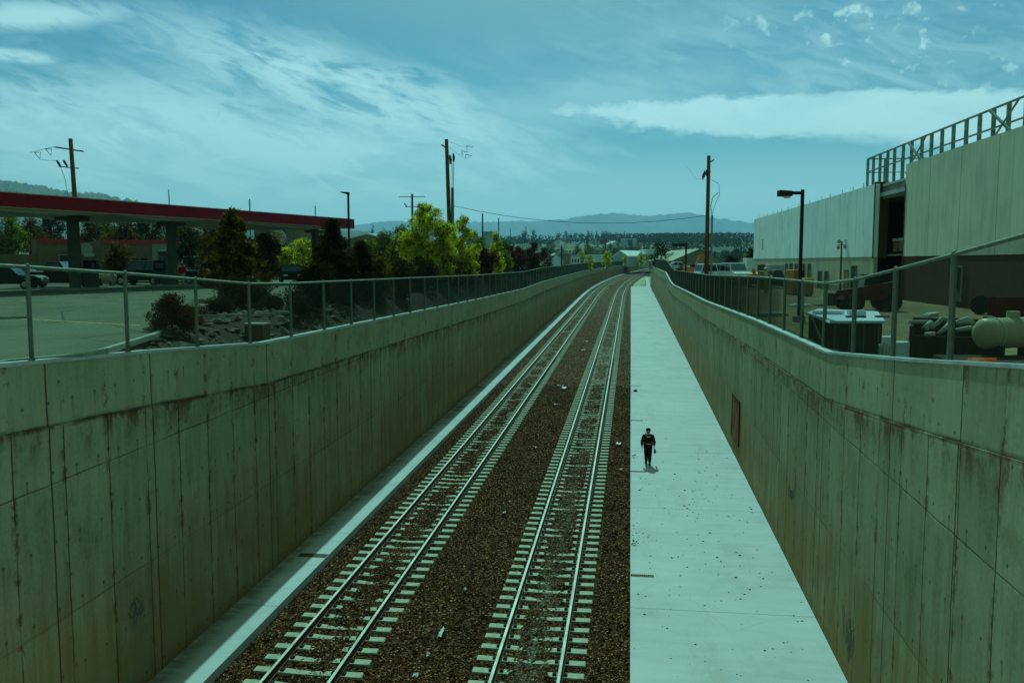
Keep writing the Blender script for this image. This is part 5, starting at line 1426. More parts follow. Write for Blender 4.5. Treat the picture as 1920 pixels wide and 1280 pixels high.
# ------------------------------------------------------------------ grey building with the roof screen
def big_building():
    A = XY(1413, 112); B = XY(1692, 54.6)
    ux, uy = B[0] - A[0], B[1] - A[1]; L0 = math.hypot(ux, uy); ux /= L0; uy /= L0
    rz = math.atan2(uy, ux)
    gz = 7.1
    # local x runs along the facade towards the camera; local +y points into the building
    root = empty('concrete_warehouse', (A[0], A[1], gz), rz)
    tag(root, 'huge unfinished grey concrete building with a dark opening and a darker base', 'building')
    def sx(px):
        d = ray(px, 490); det = ux * (-d[1]) + uy * d[0]
        return ((-A[0]) * (-d[1]) + (-A[1]) * d[0]) / det
    s1, s2, s3 = sx(1637), sx(1692), sx(1920) + 16
    ht1, ht2, hb = 14.88 - gz, 15.52 - gz, 9.86 - gz
    D = 34
    def slab(name, x0, x1, z0, z1, mat, y0=0.0, y1=0.28):
        b = MB(); b.box(x0, x1, y0, y1, z0, z1); return b.build(name, mat, root)
    slab('wall_panel', 0, s1, hb + 0.004, ht1, 'panel_far')
    slab('wall_base', 0, s1 + 0.004, -0.4, hb, 'panel_base_far', 0.03, 0.30)
    slab('wall_panel', s2, s3, hb + 0.004, ht2, 'panel_near')
    slab('wall_base', s2, s3, -0.4, hb, 'panel_base_near', 0.03, 0.30)
    # end wall, back, roof
    b = MB(); b.box(-0.3, -0.004, 0.0, D, -0.4, ht1); b.build('end_wall', 'panel_far', root)
    b = MB(); b.box(-0.3, s3, D, D + 0.3, -0.4, ht1 - 0.2); b.build('back_wall', 'interior_dark', root)
    b = MB(); b.box(0, s3, 0.31, D - 0.004, ht1 - 0.9, ht1 - 0.65); b.build('roof', 'roof_grey', root)
    # opening: jambs, lintel, inner floor, stacked boards, guard rail
    b = MB(); b.box(s1 - 0.16, s1 - 0.003, -0.05, 0.9, hb - 0.1, ht1 + 0.12); b.build('jamb', 'panel_base_near', root); b = MB(); b.box(s2 + 0.003, s2 + 0.12, -0.03, 0.9, -0.3, ht2 - 1.2); b.build('jamb', 'panel_base_near', root)
    b = MB(); b.box(s1, s2 - 0.003, 0.5, 0.8, ht1 - 1.05, ht1 - 0.2, 0); b.box(s1, s2 - 0.003, 0.45, 0.9, ht1 - 0.195, ht1 - 0.05, 1); b.build('lintel', ['steel_frame', 'panel_grey'], root)
    b = MB(); b.box(s1 - 6, s2 + 6, 1.2, 16, hb + 0.1, hb + 0.35); b.build('floor_slab', 'interior_dark', root)
    b = MB(); b.box(s1 - 3, s2 + 3, 15.6, 15.9, 0, ht1 - 1); b.box(s1 - 8, s1 - 7.8, 0.4, 15.6, 0, ht1 - 1); b.box(s2 + 7.8, s2 + 8, 0.4, 15.6, 0, ht1 - 1); b.build('inner_wall', 'interior_dark', root)
    n = 5; w = (s2 - s1) / n
    for k in range(n):
        b = MB(); x0 = s1 + 0.12 + k * w; b.box(x0, x0 + w * 0.72, 1.25, 1.6, hb + 0.36, hb + 1.02 + 0.05 * (k % 2)); o = b.build('board_stack', 'plywood', root)
        b = MB(); b.box(x0 - 0.05, x0 + w * 0.75, 1.2, 1.65, hb + 1.08, hb + 1.25); b.build('cap', 'pipe_pale', root)
    b = MB(); b.box(s1 + 0.02, s2 - 0.02, 0.95, 1.1, hb + 0.06, hb + 0.18); b.build('slab_edge', 'steel_frame', root)
    # slit windows and doors in the base
    for px0, px1, z0, z1, m in ((1473, 1477, 0.3, 2.2, 'dark_glass'), (1481.5, 1486, 0.3, 2.2, 'dark_glass'), (1491, 1495, 0.3, 2.2, 'dark_glass'), (1506, 1509, 0.3, 2.2, 'dark_glass'), (1515.5, 1519.5, 0.3, 2.2, 'dark_glass'), (1535, 1541, 0.1, 1.6, 'dark_glass'), (1547.5, 1553.5, 0.1, 1.6, 'dark_glass'), (1585, 1591, 0.1, 1.75, 'machine_yellow'), (1597.5, 1606.5, 0.0, 2.1, 'dark_glass'), (1793, 1805, 0.35, 2.15, 'dark_glass')):
        a, c = sx(px0), sx(px1)
        b = MB(); b.box(a, c, -0.02, 0.029, z0, z1); o = b.build('door' if m == 'machine_yellow' else 'slit_window', m, root)
        b = MB(); b.box(a - 0.08, a, -0.05, 0.029, z0, z1 + 0.08); b.box(c, c + 0.08, -0.05, 0.029, z0, z1 + 0.08); b.box(a, c, -0.05, 0.029, z1, z1 + 0.08); b.build('frame', 'steel_frame', o)
    a = sx(1429); b = MB(); b.box(a - 0.15, a + 0.25, -0.02, -0.001, ht1 - 3.9, ht1 - 2.7); b.build('vent', 'steel_frame', root)
    # roof screen of steel posts, rails and cross braces along the facade line
    pp = [1604.6, 1614.5, 1626.4, 1639.7, 1651.7, 1667, 1682, 1700, 1716.7, 1735.3, 1755.3, 1777.9, 1801.2, 1825.7, 1852.2, 1882.8, 1914.7]
    ss = [sx(p) for p in pp]
    st = (ss[-1] - ss[5]) / 11.0
    while ss[-1] < s3 - 2: ss.append(ss[-1] + st)
    zt = 17.0 - gz
    scr = ss
    yo = 0.62
    for k, s in enumerate(scr):
        base = (ht1 if s < s2 else ht2) - 0.9
        b = MB(); b.box(s - 0.09, s + 0.09, yo - 0.08, yo + 0.08, base, zt); b.build('screen_post', 'steel_frame', root)
    b = MB(); b.bar((scr[0] - 0.1, yo, zt + 0.045), (scr[-1], yo, zt + 0.045), 0.1, 0.085); b.build('screen_rail', 'steel_frame', root)
    b = MB(); b.bar((scr[0], yo - 0.11, zt - 0.95), (scr[-1], yo - 0.11, zt - 0.95), 0.06, 0.08); b.build('screen_rail', 'steel_frame', root)
    # second leg of the screen returning along the end
    b = MB()
    for k in range(4): b.box(scr[0] - 0.07, scr[0] + 0.07, yo + 1.2 * (k + 1) - 0.07, yo + 1.2 * (k + 1) + 0.07, ht1 - 0.9, zt)
    b.bar((scr[0], yo, zt + 0.04), (scr[0], yo + 4.9, zt + 0.04), 0.08)
    b.bar((scr[0], yo, zt - 0.95), (scr[0], yo + 4.9, zt - 0.95), 0.06)
    b.build('screen_return', 'steel_frame', root)
    for i0 in (6, 13):
        b = MB(); a, m_, c = scr[i0], scr[i0 + 1], scr[i0 + 2]
        b.bar((a, yo - 0.2, zt - 0.05), (c, yo - 0.2, zt - 1.95), 0.12, 0.1); b.bar((c, yo - 0.3, zt - 0.05), (a, yo - 0.3, zt - 1.95), 0.07, 0.07)
        b.build('cross_brace', 'steel_frame', root)
    b = MB(); rng = random.Random(4); s = 3.0
    while s < s1 - 3: b.tube([(s, 0.14, ht1), (s, 0.14, ht1 + 0.32)], 0.02, 5); s += rng.uniform(2.2, 5.5)
    s = s2 + 4
    while s < s3 - 3: b.tube([(s, 0.14, ht2), (s, 0.14, ht2 + 0.25)], 0.015, 5); s += rng.uniform(1.2, 3.5)
    b.build('lifting_bars', 'dark_metal', root)
big_building()

# ------------------------------------------------------------------ the yard beside the walkway wall
YG = 'things lying in the yard'
def crate():
    # low dark crate with a pale sheet-metal lid just behind the fence
    Z = 22.5
    P = [AT(1515, 589, 26.0), AT(1556, 601, 22.5), AT(1655.5, 600, 22.5), AT(1643.5, 577, 26.5), AT(1537, 571, 28.0)]
    zt = sum(p[2] for p in P[1:3]) / 2
    cx, cy = P[1][0], P[1][1]; g = gr(cx + 0.5, cy)
    root = empty('equipment_crate', (cx, cy, g)); tag(root, 'low dark crate with a pale sheet-metal lid just behind the fence', 'crate')
    H = zt - g
    Q = [(p[0] - cx, p[1] - cy) for p in P]
    b = MB(); b.prism([(0.98 * x_ + 0.02, 0.98 * y_ + 0.02) for x_, y_ in Q], 0, H - 0.07, axis='z'); b.build('sides', 'crate_dark', root)
    mx = sum(q[0] for q in Q) / 5; my = sum(q[1] for q in Q) / 5
    Q2 = [(mx + (x_ - mx) * 1.05, my + (y_ - my) * 1.05) for x_, y_ in Q]
    b = MB(); b.prism(Q2, H - 0.065, H, axis='z'); b.build('lid', 'lid_pale', root, bevel=0.01)
    for i, (dx, dy, w, d, hh) in enumerate(((0.15, 2.6, 0.8, 0.35, 0.10), (1.0, 2.2, 0.45, 0.3, 0.14), (0.7, 1.2, 0.5, 0.18, 0.05), (1.5, 1.4, 0.35, 0.15, 0.05))):
        b = MB(); b.box(dx, dx + w, dy, dy + d, H + 0.002, H + hh); b.build('hatch', 'lid_pale' if i < 2 else 'paint_grey', root, bevel=0.01)
    b = MB(); b.bar((Q[0][0] * 0.75 - 0.03, Q[0][1] * 0.75 - 0.03, H - 0.1), (Q[0][0] * 0.1 - 0.03, Q[0][1] * 0.1 - 0.05, 0.1), 0.05, 0.03); b.build('brace', 'pipe_pale', root)
    b = MB()
    for k in range(4): b.box(0.12 + k * 0.36, 0.14 + k * 0.36, -0.02, 0.03, 0.05, H - 0.1)
    b.build('battens', 'plywood', root)
crate()
def bin_():
    P0 = AT(1705, 612, 18.6); P1 = AT(1838, 612, 18.0)
    g = gr(P0[0], P0[1]); rz = math.atan2(P1[1] - P0[1], P1[0] - P0[0]); L = math.dist(P0[:2], P1[:2])
    root = empty('waste_skip', (P0[0], P0[1], g), rz); tag(root, 'dark open skip with pale pipes and sacks lying in it', 'skip')
    H = P0[2] - g; W = 1.7
    b = MB(); t = 0.06
    b.box(0, L, 0, t, 0, H - 0.18); b.box(0, L, W - t, W, 0, H + 0.1); b.box(0, t, t, W - t, 0, H); b.box(L - t, L, t, W - t, 0, H); b.box(t, L - t, t, W - t, 0, 0.12); b.build('tub', 'crate_dark', root, bevel=0.01)
    b = MB()
    for k in range(6): b.box(0.1 + k * L / 6, 0.16 + k * L / 6, -0.05, 0, 0.05, H - 0.2)
    b.build('ribs', 'dark_metal', root)
    root2 = root
    fill = MB(); fill.box(t, L - t, t, W - t, 0.12, H - 0.32); fill.build('waste', 'crate_dark', root)
    return (P0, rz, L, H, g)
sk = bin_()
def in_skip(u, v, w):
    P0, rz, L, H, g = sk
    return (P0[0] + math.cos(rz) * u - math.sin(rz) * v, P0[1] + math.sin(rz) * u + math.cos(rz) * v, g + H + w)
for i, (pts, r, lb) in enumerate((([(0.42, 0.5, -0.05), (0.62, 0.7, 0.14), (0.78, 0.7, 0.12), (0.72, 0.5, -0.02), (0.55, 0.35, -0.16)], 0.06, 'pale bent pipe curling out of the skip'),
        ([(0.28, 0.55, -0.08), (0.42, 0.65, 0.06)], 0.07, 'short pale pipe end left of the bent one in the skip'),
        ([(0.9, 0.7, 0.06), (1.1, 0.75, 0.13), (1.22, 0.7, 0.06)], 0.09, 'humped pale sack lying at the skip far side'),
        ([(0.88, 0.5, -0.08), (1.15, 0.5, -0.03), (1.36, 0.55, -0.07)], 0.06, 'long pale sack lying along the skip edge'),
        ([(0.3, 0.3, -0.2), (0.5, 0.32, -0.18)], 0.07, 'pale lump lowest in the skip'),
        ([(-0.05, 0.8, 0.05), (0.35, 0.95, 0.05)], 0.045, 'flat pale board on the skip corner'))):
    b = MB(); P = [in_skip(*p) for p in pts]; c = P[0]
    b.tube([(p[0] - c[0], p[1] - c[1], p[2] - c[2]) for p in P], [r * 0.7] + [r] * (len(P) - 2) + [r * 0.6] if len(P) > 2 else r, 10)
    tag(b.build('pale_pipe', 'pipe_pale', None, smooth=True, loc=c), lb, 'pipe', 'waste in the skip')
g = gr(9, 17)
p = XY(1905, 17.0)
gas_tank(1905, 17.0, 1.7, 0.30, 'large cream horizontal tank at the right edge of the yard', CAMZ + (490 - 653) * 17.0 / F - 0.2, yaw=YAW + 0.35)
b = MB(); b.box(-0.9, 0.9, -0.5, 0.5, 0, CAMZ + (490 - 653) * 17 / F - 0.2 - g - 0.004)
o = b.build('tank_plinth', 'crate_dark', None, loc=(p[0], p[1], g), bevel=0.02); o.rotation_euler = (0, 0, YAW + 0.35); tag(o, 'dark timber stack holding up the cream tank', 'timber stack')
# white pipe sections standing by the wall
for i, (px, ty) in enumerate(((1657, 645), (1663, 641), (1670, 644), (1676, 648))):
    x, y = XY(px, 18.6); z = gr(x, y); h = CAMZ + (490 - ty) * 18.6 / F - z
    b = MB(); b.tube([(0, 0, 0), (0, 0, h)], 0.035, 12)
    tag(b.build('pipe_offcut', 'pipe_pale', None, smooth=True, loc=(x, y, z)), ['shortest-looking pale pipe standing by the fence, first of four', 'second pale pipe of the four standing by the fence', 'third pale pipe of the four standing by the fence', 'last pale pipe of the four, nearest the skip'][i], 'pipe', 'pale pipes standing by the fence')
for i, (px, py, Z) in enumerate(((1665, 630, 19.3), (1689, 640, 18.4))):
    q = AT(px, py, Z); x, y = q[0], q[1]; z = gr(x, y)
    b = MB(); b.prism([(-0.16, -0.1), (0.02, -0.16), (0.18, -0.03), (0.12, 0.14), (-0.1, 0.12)], 0, max(0.1, q[2] - z), axis='z')
    tag(b.build('cement_bag', 'lid_pale', None, loc=(x, y, z), bevel=0.03), ['pale rumpled bag lying over the standing pipes', 'pale crumpled bag between the pipes and the skip'][i], 'bag', 'pale bags in the yard')
def cone(px, py, Z, label):
    x, y = XY(px, Z); z = gr(x, y); r = empty('traffic_cone', (x, y, z)); tag(r, label, 'traffic cone')
    b = MB(); b.tube([(0, 0, 0.03), (0, 0, 0.6)], [0.16, 0.03], 14); b.build('cone', 'plastic_orange', r, smooth=True)
    b = MB(); b.box(-0.2, 0.2, -0.2, 0.2, 0, 0.03); b.build('base', 'plastic_orange', r)
    b = MB(); b.tube([(0, 0, 0.3), (0, 0, 0.42)], [0.105, 0.077], 14); b.build('band', 'plastic_white', r)
cone(1722, 600, 27, 'orange traffic cone on the bare ground beyond the skip')
for i, dy in enumerate((0, 0.16, 0.32)):
    x, y = XY(1850, 15.3 + dy); z = gr(x, y); b = MB(); b.tube([(-0.22, 0, 0.05), (0.26, 0.05, 0.05)], 0.04, 10)
    z = CAMZ + (490 - 685) * 15.3 / F
    tag(b.build('orange_pipe', 'plastic_orange', None, smooth=True, loc=(x, y, z)), ['orange pipe lying nearest the wall', 'orange pipe lying second from the wall', 'orange pipe lying farthest from the wall'][i], 'pipe', 'orange pipes by the wall')
x, y = XY(1850, 15.5); zz = CAMZ + (490 - 685) * 15.3 / F
b = MB(); b.box(-0.35, 1.4, -0.12, 1.5, gr(x, y) - zz - 0.1, 0.0); tag(b.build('timber_stack', 'crate_dark', None, loc=(x, y, zz), bevel=0.02), 'dark heap of timber under the orange pipes', 'timber stack')
def spool():
    x, y = XY(1843, 40); z = gr(x, y); r = empty('cable_spool', (x, y, z), R_(60)); tag(r, 'dark round cable spool at the foot of the building', 'cable spool')
    b = MB()
    for s in (-0.25, 0.2): b.tube([(s, 0, 0.42), (s + 0.05, 0, 0.42)], 0.42, 22)
    b.build('flanges', 'tyre_rubber', r)
    b = MB(); b.tube([(-0.2, 0, 0.42), (0.2, 0, 0.42)], 0.25, 16); b.build('drum', 'dark_metal', r)
spool()
def telehandler(px, Z, yaw, label, mat, sc_=1.0, name='red_lift_truck'):
    x, y = XY(px, Z); z = gr(x, y); r = empty(name, (x, y, z), yaw); r.scale = (sc_,) * 3; tag(r, label, 'machine')
    b = MB(); b.prism([(-1.6, 0.6), (-1.7, 1.2), (-0.9, 1.35), (0.6, 1.1), (1.5, 1.0), (1.6, 0.6)], -0.7, 0.7); b.build('chassis', mat, r, bevel=0.04)
    b = MB(); b.hexa([(-0.7, -0.65, 1.2), (0.35, -0.65, 1.2), (0.35, 0.1, 1.2), (-0.7, 0.1, 1.2), (-0.6, -0.6, 2.0), (0.15, -0.6, 2.0), (0.15, 0.05, 2.0), (-0.6, 0.05, 2.0)]); c = b.build('cab', 'dark_glass', r, bevel=0.03)
    b = MB(); b.box(-0.68, 0.22, -0.66, 0.1, 2.003, 2.08); b.build('cab_roof', mat, c)
    b = MB(); b.bar((-1.5, 0.4, 1.55), (1.9, 0.4, 1.0), 0.25, 0.3); b.bar((1.9, 0.4, 1.0), (2.2, 0.4, 0.4), 0.18, 0.2); b.build('boom', mat, r)
    b = MB(); b.bar((2.25, 0.1, 0.35), (3.1, 0.1, 0.3), 0.1, 0.06); b.bar((2.25, 0.7, 0.35), (3.1, 0.7, 0.3), 0.1, 0.06); b.box(2.2, 2.28, -0.1, 0.9, 0.3, 1.0); b.build('forks', 'dark_metal', r)
    for sx_ in (-1.05, 1.05):
        for sy in (-1, 1):
            b = MB(); b.tube([(sx_, sy * 0.62, 0.5), (sx_, sy * 1.0, 0.5)], 0.5, 18); w = b.build('wheel', 'tyre_rubber', r)
            b = MB(); b.tube([(sx_, sy * 0.95, 0.5), (sx_, sy * 1.01, 0.5)], 0.24, 12); b.build('rim', mat, w)
telehandler(1630, 43, YAW + math.pi, 'dark red telescopic handler before the building doorway', 'machine_red', 0.86)
x, y = XY(1590, 42); z = gr(x, y)
def red_pile(px, Z, w, h, label, name='red_barrier', mat='machine_red'):
    x, y = XY(px, Z); z = gr(x, y); r = empty(name, (x, y, z), YAW); tag(r, label, 'barrier')
    b = MB()
    for k in range(4): b.box(-w / 2, w / 2, -0.05 + 0.2 * k, 0.0 + 0.2 * k, 0.1 + 0.03 * k, h)
    b.build('panel', mat, r)
    for s in (-1, 1):
        b = MB(); b.box(s * w / 2 - 0.06, s * w / 2 + 0.06, -0.3, 0.8, 0, 0.1); b.build('foot', 'dark_metal', r)
red_pile(1905, 36, 1.5, 0.95, 'stack of dark red panels at the building foot by the frame edge')
def excavator():
    Z = 120; x, y = XY(1304, Z); z = gr(x, y); r = empty('excavator', (x, y, z), YAW); r.scale = (0.62,) * 3; tag(r, 'orange excavator with a raised angled arm behind the yard fence', 'excavator')
    b = MB(); b.box(-2.6, -0.4, -1, 1, 0.9, 2.0); b.build('body', 'machine_orange', r, bevel=0.08)
    b = MB(); b.box(-1.2, -0.2, -0.9, 0.1, 2.003, 2.7); b.build('cab', 'dark_glass', r, bevel=0.05)
    for s in (-1, 1):
        b = MB(); b.prism([(-2.8, 0.3), (-2.5, 0), (0.2, 0), (0.5, 0.35), (0.3, 0.75), (-2.6, 0.75)], s * 0.9 - 0.25, s * 0.9 + 0.25); b.build('track', 'tyre_rubber', r)
    b = MB(); b.bar((-0.5, 0, 1.6), (0.1, 0, 2.2), 0.35, 0.4); b.bar((0.1, 0, 2.2), (1.0, 0, 4.6), 0.35, 0.45); b.bar((1.0, 0, 4.7), (2.9, 0, 4.3), 0.3, 0.36); b.build('boom', 'machine_orange', r)
    b = MB(); b.bar((2.8, 0, 4.4), (3.4, 0, 2.6), 0.28, 0.3); b.build('arm', 'machine_orange', r)
    b = MB(); b.prism([(3.1, 2.6), (3.8, 2.5), (3.9, 1.8), (3.3, 1.6)], -0.5, 0.5); b.build('bucket', 'dark_metal', r)
excavator()
def yard_car(px, Z, yaw, name, label, cat, paint, **kw):
    x, y = XY(px, Z); return car(name, label, cat, x, y, gr(x, y), yaw, paint, **kw)
VG = 'vehicles parked in the far yard'
yard_car(1351, 92, YAW + 0.2, 'white_truck', 'white pickup with a pale roof right of the yard pole', 'truck', 'paint_white', H=2.1, L=5.4, style='suv', group=VG)
yard_car(1379, 88, math.radians(-75), 'white_van', 'white rounded van between the pickup and the dark bush', 'van', 'paint_white', H=2.2, L=4.6, style='suv', group=VG)
yard_car(1272, 150, YAW + 0.1, 'white_car', 'white car just past the bend in the yard fence', 'car', 'paint_white', H=1.5, style='sedan', group=VG)
yard_car(1337, 98, YAW + 0.1, 'white_car', 'white car partly behind the yard pole', 'car', 'paint_white', H=1.5, style='sedan', group=VG)
yard_car(1455, 78, YAW - 0.1, 'dark_loader', 'small dark vehicle before the far end of the grey building', 'car', 'paint_grey', H=1.6, L=3.6, style='pickup', group=VG)
telehandler(1422, 82, YAW + 1.3, 'bright orange machine by the far corner of the grey building', 'machine_orange', 1.0, 'orange_loader')
def container(px0, px1, Z, ytop, label, mat, h_=None):
    a = XY(px0, Z); c = XY(px1, Z); L = math.dist(a, c); z = gr(*a); h = CAMZ + (490 - ytop) * Z / F - z
    r = empty('site_box', (a[0], a[1], z), YAW); tag(r, label, 'box', 'site boxes by the grey building')
    b = MB(); b.box(0, L, 0, 1.6, 0.1, h); b.build('body', mat, r, bevel=0.03)
    b = MB()
    for k in range(5): b.box(L * (k + 0.3) / 5, L * (k + 0.5) / 5, -0.04, 0, 0.2, h - 0.15)
    b.build('ribs', mat, r)
    b = MB(); b.box(0.1, 0.3, 0, 1.6, 0, 0.1); b.box(L - 0.3, L - 0.1, 0, 1.6, 0, 0.1); b.build('skids', 'dark_metal', r)
container(1487, 1499, 62, 506, 'yellow site box left of the black lamp post', 'machine_yellow')
container(1500, 1509, 62, 506, 'dark red site box right of the black lamp post', 'machine_red')
container(1510, 1527, 60, 522, 'low yellow site box next to the dark red one', 'machine_yellow')
container(1431, 1444, 75, 508, 'tan site box beside the bright orange machine', 'plywood')
container(1443, 1471, 84, 496, 'pale blue site cabin below the slit windows', 'metal_blue')
container(1400, 1414, 92, 484, 'white tall cabin at the far corner of the grey building', 'metal_white')
def lifter(px, Z, topy, label):
    x, y = XY(px, Z); z = gr(x, y); h = CAMZ + (490 - topy) * Z / F - z
    r = empty('sanitary_post', (x, y, z)); tag(r, label, 'post')
    b = MB(); b.tube([(0, 0, 0), (0, 0, h)], 0.16, 12); b.build('post', 'tank_white', r); b = MB(); b.tube([(0, 0, h), (0, 0, h + 0.1)], [0.2, 0.05], 12); b.build('cap', 'machine_yellow', r)
lifter(1437, 66, 503, 'thin cream post with a yellow cap before the tan box')
# low scattered sheets on the yard ground
for i, (px, py, w, d, m, lb) in enumerate(((1500, 573, 1.1, 0.6, 'lid_pale', 'pale sheet lying on the ground behind the crate'), (1440, 588, 1.6, 0.8, 'grey_metal', 'dull grey sheets lying behind the yard fence'), (1890, 585, 1.6, 0.5, 'plywood', 'brown boards lying before the red panels'), (1790, 566, 0.8, 0.5, 'machine_yellow', 'small dull yellow block under the slit window'), (1745, 590, 1.2, 0.3, 'lid_pale', 'pale strip of sheet on the bare ground beyond the cone'))):
    x, y = ghit(px, py, 7.2); z = gr(x, y)
    b = MB(); b.cbox((0, 0, 0.06), (w, d, 0.09), YAW + 0.2 * i); b.cbox((0.1, 0.05, 0.13), (w * 0.8, d * 0.7, 0.04), YAW + 0.2 * i - 0.1)
    tag(b.build('yard_boards', m, None, loc=(x, y, z)), lb, 'boards', YG)
ptree('yard_bush', 'dark square-topped bush right of the olive warehouse', 'bush', 1370, 140, 480, 20, 'leaf_dark', 1800, 0.3, 201, right=True, z0=0.05, nc=20, r0=0.5, r1=0.9)
ptree('yard_tree', 'dark narrow tree touching the corner of the grey building', 'tree', 1408, 150, 462, 11, 'leaf_dark', 1500, 0.3, 202, right=True, z0=0.05, nc=16, r0=0.4, r1=0.7, shape='box')
ptree('yard_bush', 'yellow-green bush left of the dark narrow tree', 'bush', 1396, 165, 474, 26, 'leaf_mid', 1600, 0.3, 203, right=True, z0=0.05, nc=16, r0=0.6, r1=1.0)
ptree('yard_bush', 'reddish dry bush behind the bend of the yard fence', 'bush', 1264, 175, 486, 22, 'leaf_red', 1500, 0.25, 204, right=True, z0=0.02, nc=16, r0=0.5, r1=0.9)
ptree('yard_bush', 'brown dry bush left of the distant lamp post', 'bush', 1278, 150, 490, 18, 'leaf_orange', 1500, 0.25, 205, right=True, z0=0.02, nc=16, r0=0.5, r1=0.9)

# ------------------------------------------------------------------ trees of the hillside
def far_tree_proto(name, label, mat, shape, seed, h=9.0, w=7.0, n=420, leaf=0.9):
    rng = random.Random(seed); root = empty(name, (0, 0, 0))
    tag(root, label, 'tree', 'trees on the hillside')
    b = MB(); trunk(b, h * 0.8, 0.3, rng, 3, w * 0.4); b.build('trunk', 'bark', root)
    leaves('crown', blob_clumps(rng, w * 0.75, w * 0.75, h * 0.82, h * 0.14, 16, w * 0.17, w * 0.27, shape), n, leaf, mat, root, seed)
    return root
protos = [far_tree_proto('hillside_tree', 'a', 'leaf_far', 'round', 301, 10, 8), far_tree_proto('hillside_tree', 'a', 'leaf_far', 'egg', 302, 12, 7), far_tree_proto('hillside_tree', 'a', 'leaf_far', 'cone', 303, 14, 6), far_tree_proto('hillside_tree', 'a', 'leaf_far_pale', 'round', 304, 8, 8), far_tree_proto('hillside_tree', 'a', 'leaf_bright', 'egg', 305, 7, 5)]
used = [False] * len(protos)
def put_far(k, px, Z, topy, label, wscale=1.0):
    x, y = XY(px, Z); z = (gl if x < cur(min(y, 470)) - 3 else gr)(x, y)
    H0 = [10, 12, 14, 8, 7][k]; h = CAMZ + (490 - topy) * Z / F - z
    if h < 3: h = 3
    o = protos[k] if not used[k] else copy_tree(protos[k]); used[k] = True
    o.location = (x, y, z); s = h / H0; o.scale = (s * wscale, s * wscale, s); o.rotation_euler = (0, 0, (px * 1.7) % 6.28); o['label'] = label
RNG = random.Random(9)
ridge = [(700, 420, 2), (712, 440, 1), (735, 432, 0), (870, 430, 1), (884, 432, 0), (921, 433, 1), (980, 432, 0), (1000, 431, 1)]
# crest of the hill: skyline trees with readable tops
tops = [(1046, 436, 0), (1061, 433, 1), (1070, 438, 0), (1079, 436, 0), (1090, 437, 0), (1103, 435, 1), (1109, 432, 2), (1118, 431, 2), (1128, 434, 0), (1135, 433, 0), (1145, 436, 0), (1154, 436, 1), (1162, 437, 0), (1170, 433, 2), (1178, 440, 0), (1190, 438, 1), (1200, 435, 2), (1208, 441, 0), (1218, 441, 0), (1226, 440, 0), (1235, 443, 0), (1258, 440, 0), (1271, 439, 2), (1285, 444, 0), (1298, 447, 0), (1312, 444, 1), (1333, 454, 0), (1352, 452, 1), (1366, 456, 0), (1382, 455, 0), (1395, 458, 0), (1405, 460, 1)]
for i, (px, ty, k) in enumerate(ridge + tops):
    where = 'far left of the tallest pole' if px < 800 else ('above the reddish bushes' if px < 1030 else ('left of the grey-blue block' if px < 1167 else ('between the grey-blue block and the yard pole' if px < 1325 else 'right of the yard pole')))
    kind = ['rounded dark', 'tall rounded dark', 'pointed dark'][k]
    put_far(k, px, 1150 + (i * 37) % 90, ty, '%s tree on the skyline %s' % (kind, where), [1.0, 0.9, 0.75][k])
# midslope individuals
for i in range(130):
    px = RNG.uniform(690, 1410) if i % 4 else RNG.uniform(1030, 1330); Z = RNG.uniform(520, 1050)
    k = RNG.choice([0, 0, 1, 3, 3]); x, y = XY(px, Z); z = (gl if x < cur(min(y, 470)) - 3 else gr)(x, y)
    hh = RNG.uniform(6, 10); ty = 490 - (z + hh - CAMZ) * F / Z
    where = 'left of the tallest pole' if px < 846 else ('above the hedge' if px < 1030 else ('above the track curve' if px < 1260 else 'over the olive warehouse'))
    put_far(k, px, Z, ty, '%s small tree on the slope %s' % (['dark', 'dark', 'dark', 'pale green', 'bright'][k], where), 1.1)
for px, Z, ty, k, lb in ((1107, 210, 478, 4, 'bright small tree at the fence line before the white shed'), (1138, 230, 470, 4, 'bright bushy tree at the fence line left of the pale hall'), (1172, 225, 482, 4, 'bright little tree before the door of the pale hall'), (1201, 235, 473, 4, 'bright tree right of the pale gabled hall'), (1232, 180, 452, 0, 'round-crowned tree on a thin trunk, left of two'), (1248, 185, 453, 0, 'round-crowned tree on a thin trunk, right of two'), (1090, 280, 470, 4, 'olive bush beside the small white building'), (1213, 260, 487, 4, 'low bright bush where the two fences meet')):
    put_far(k, px, Z, ty, lb, 0.85)
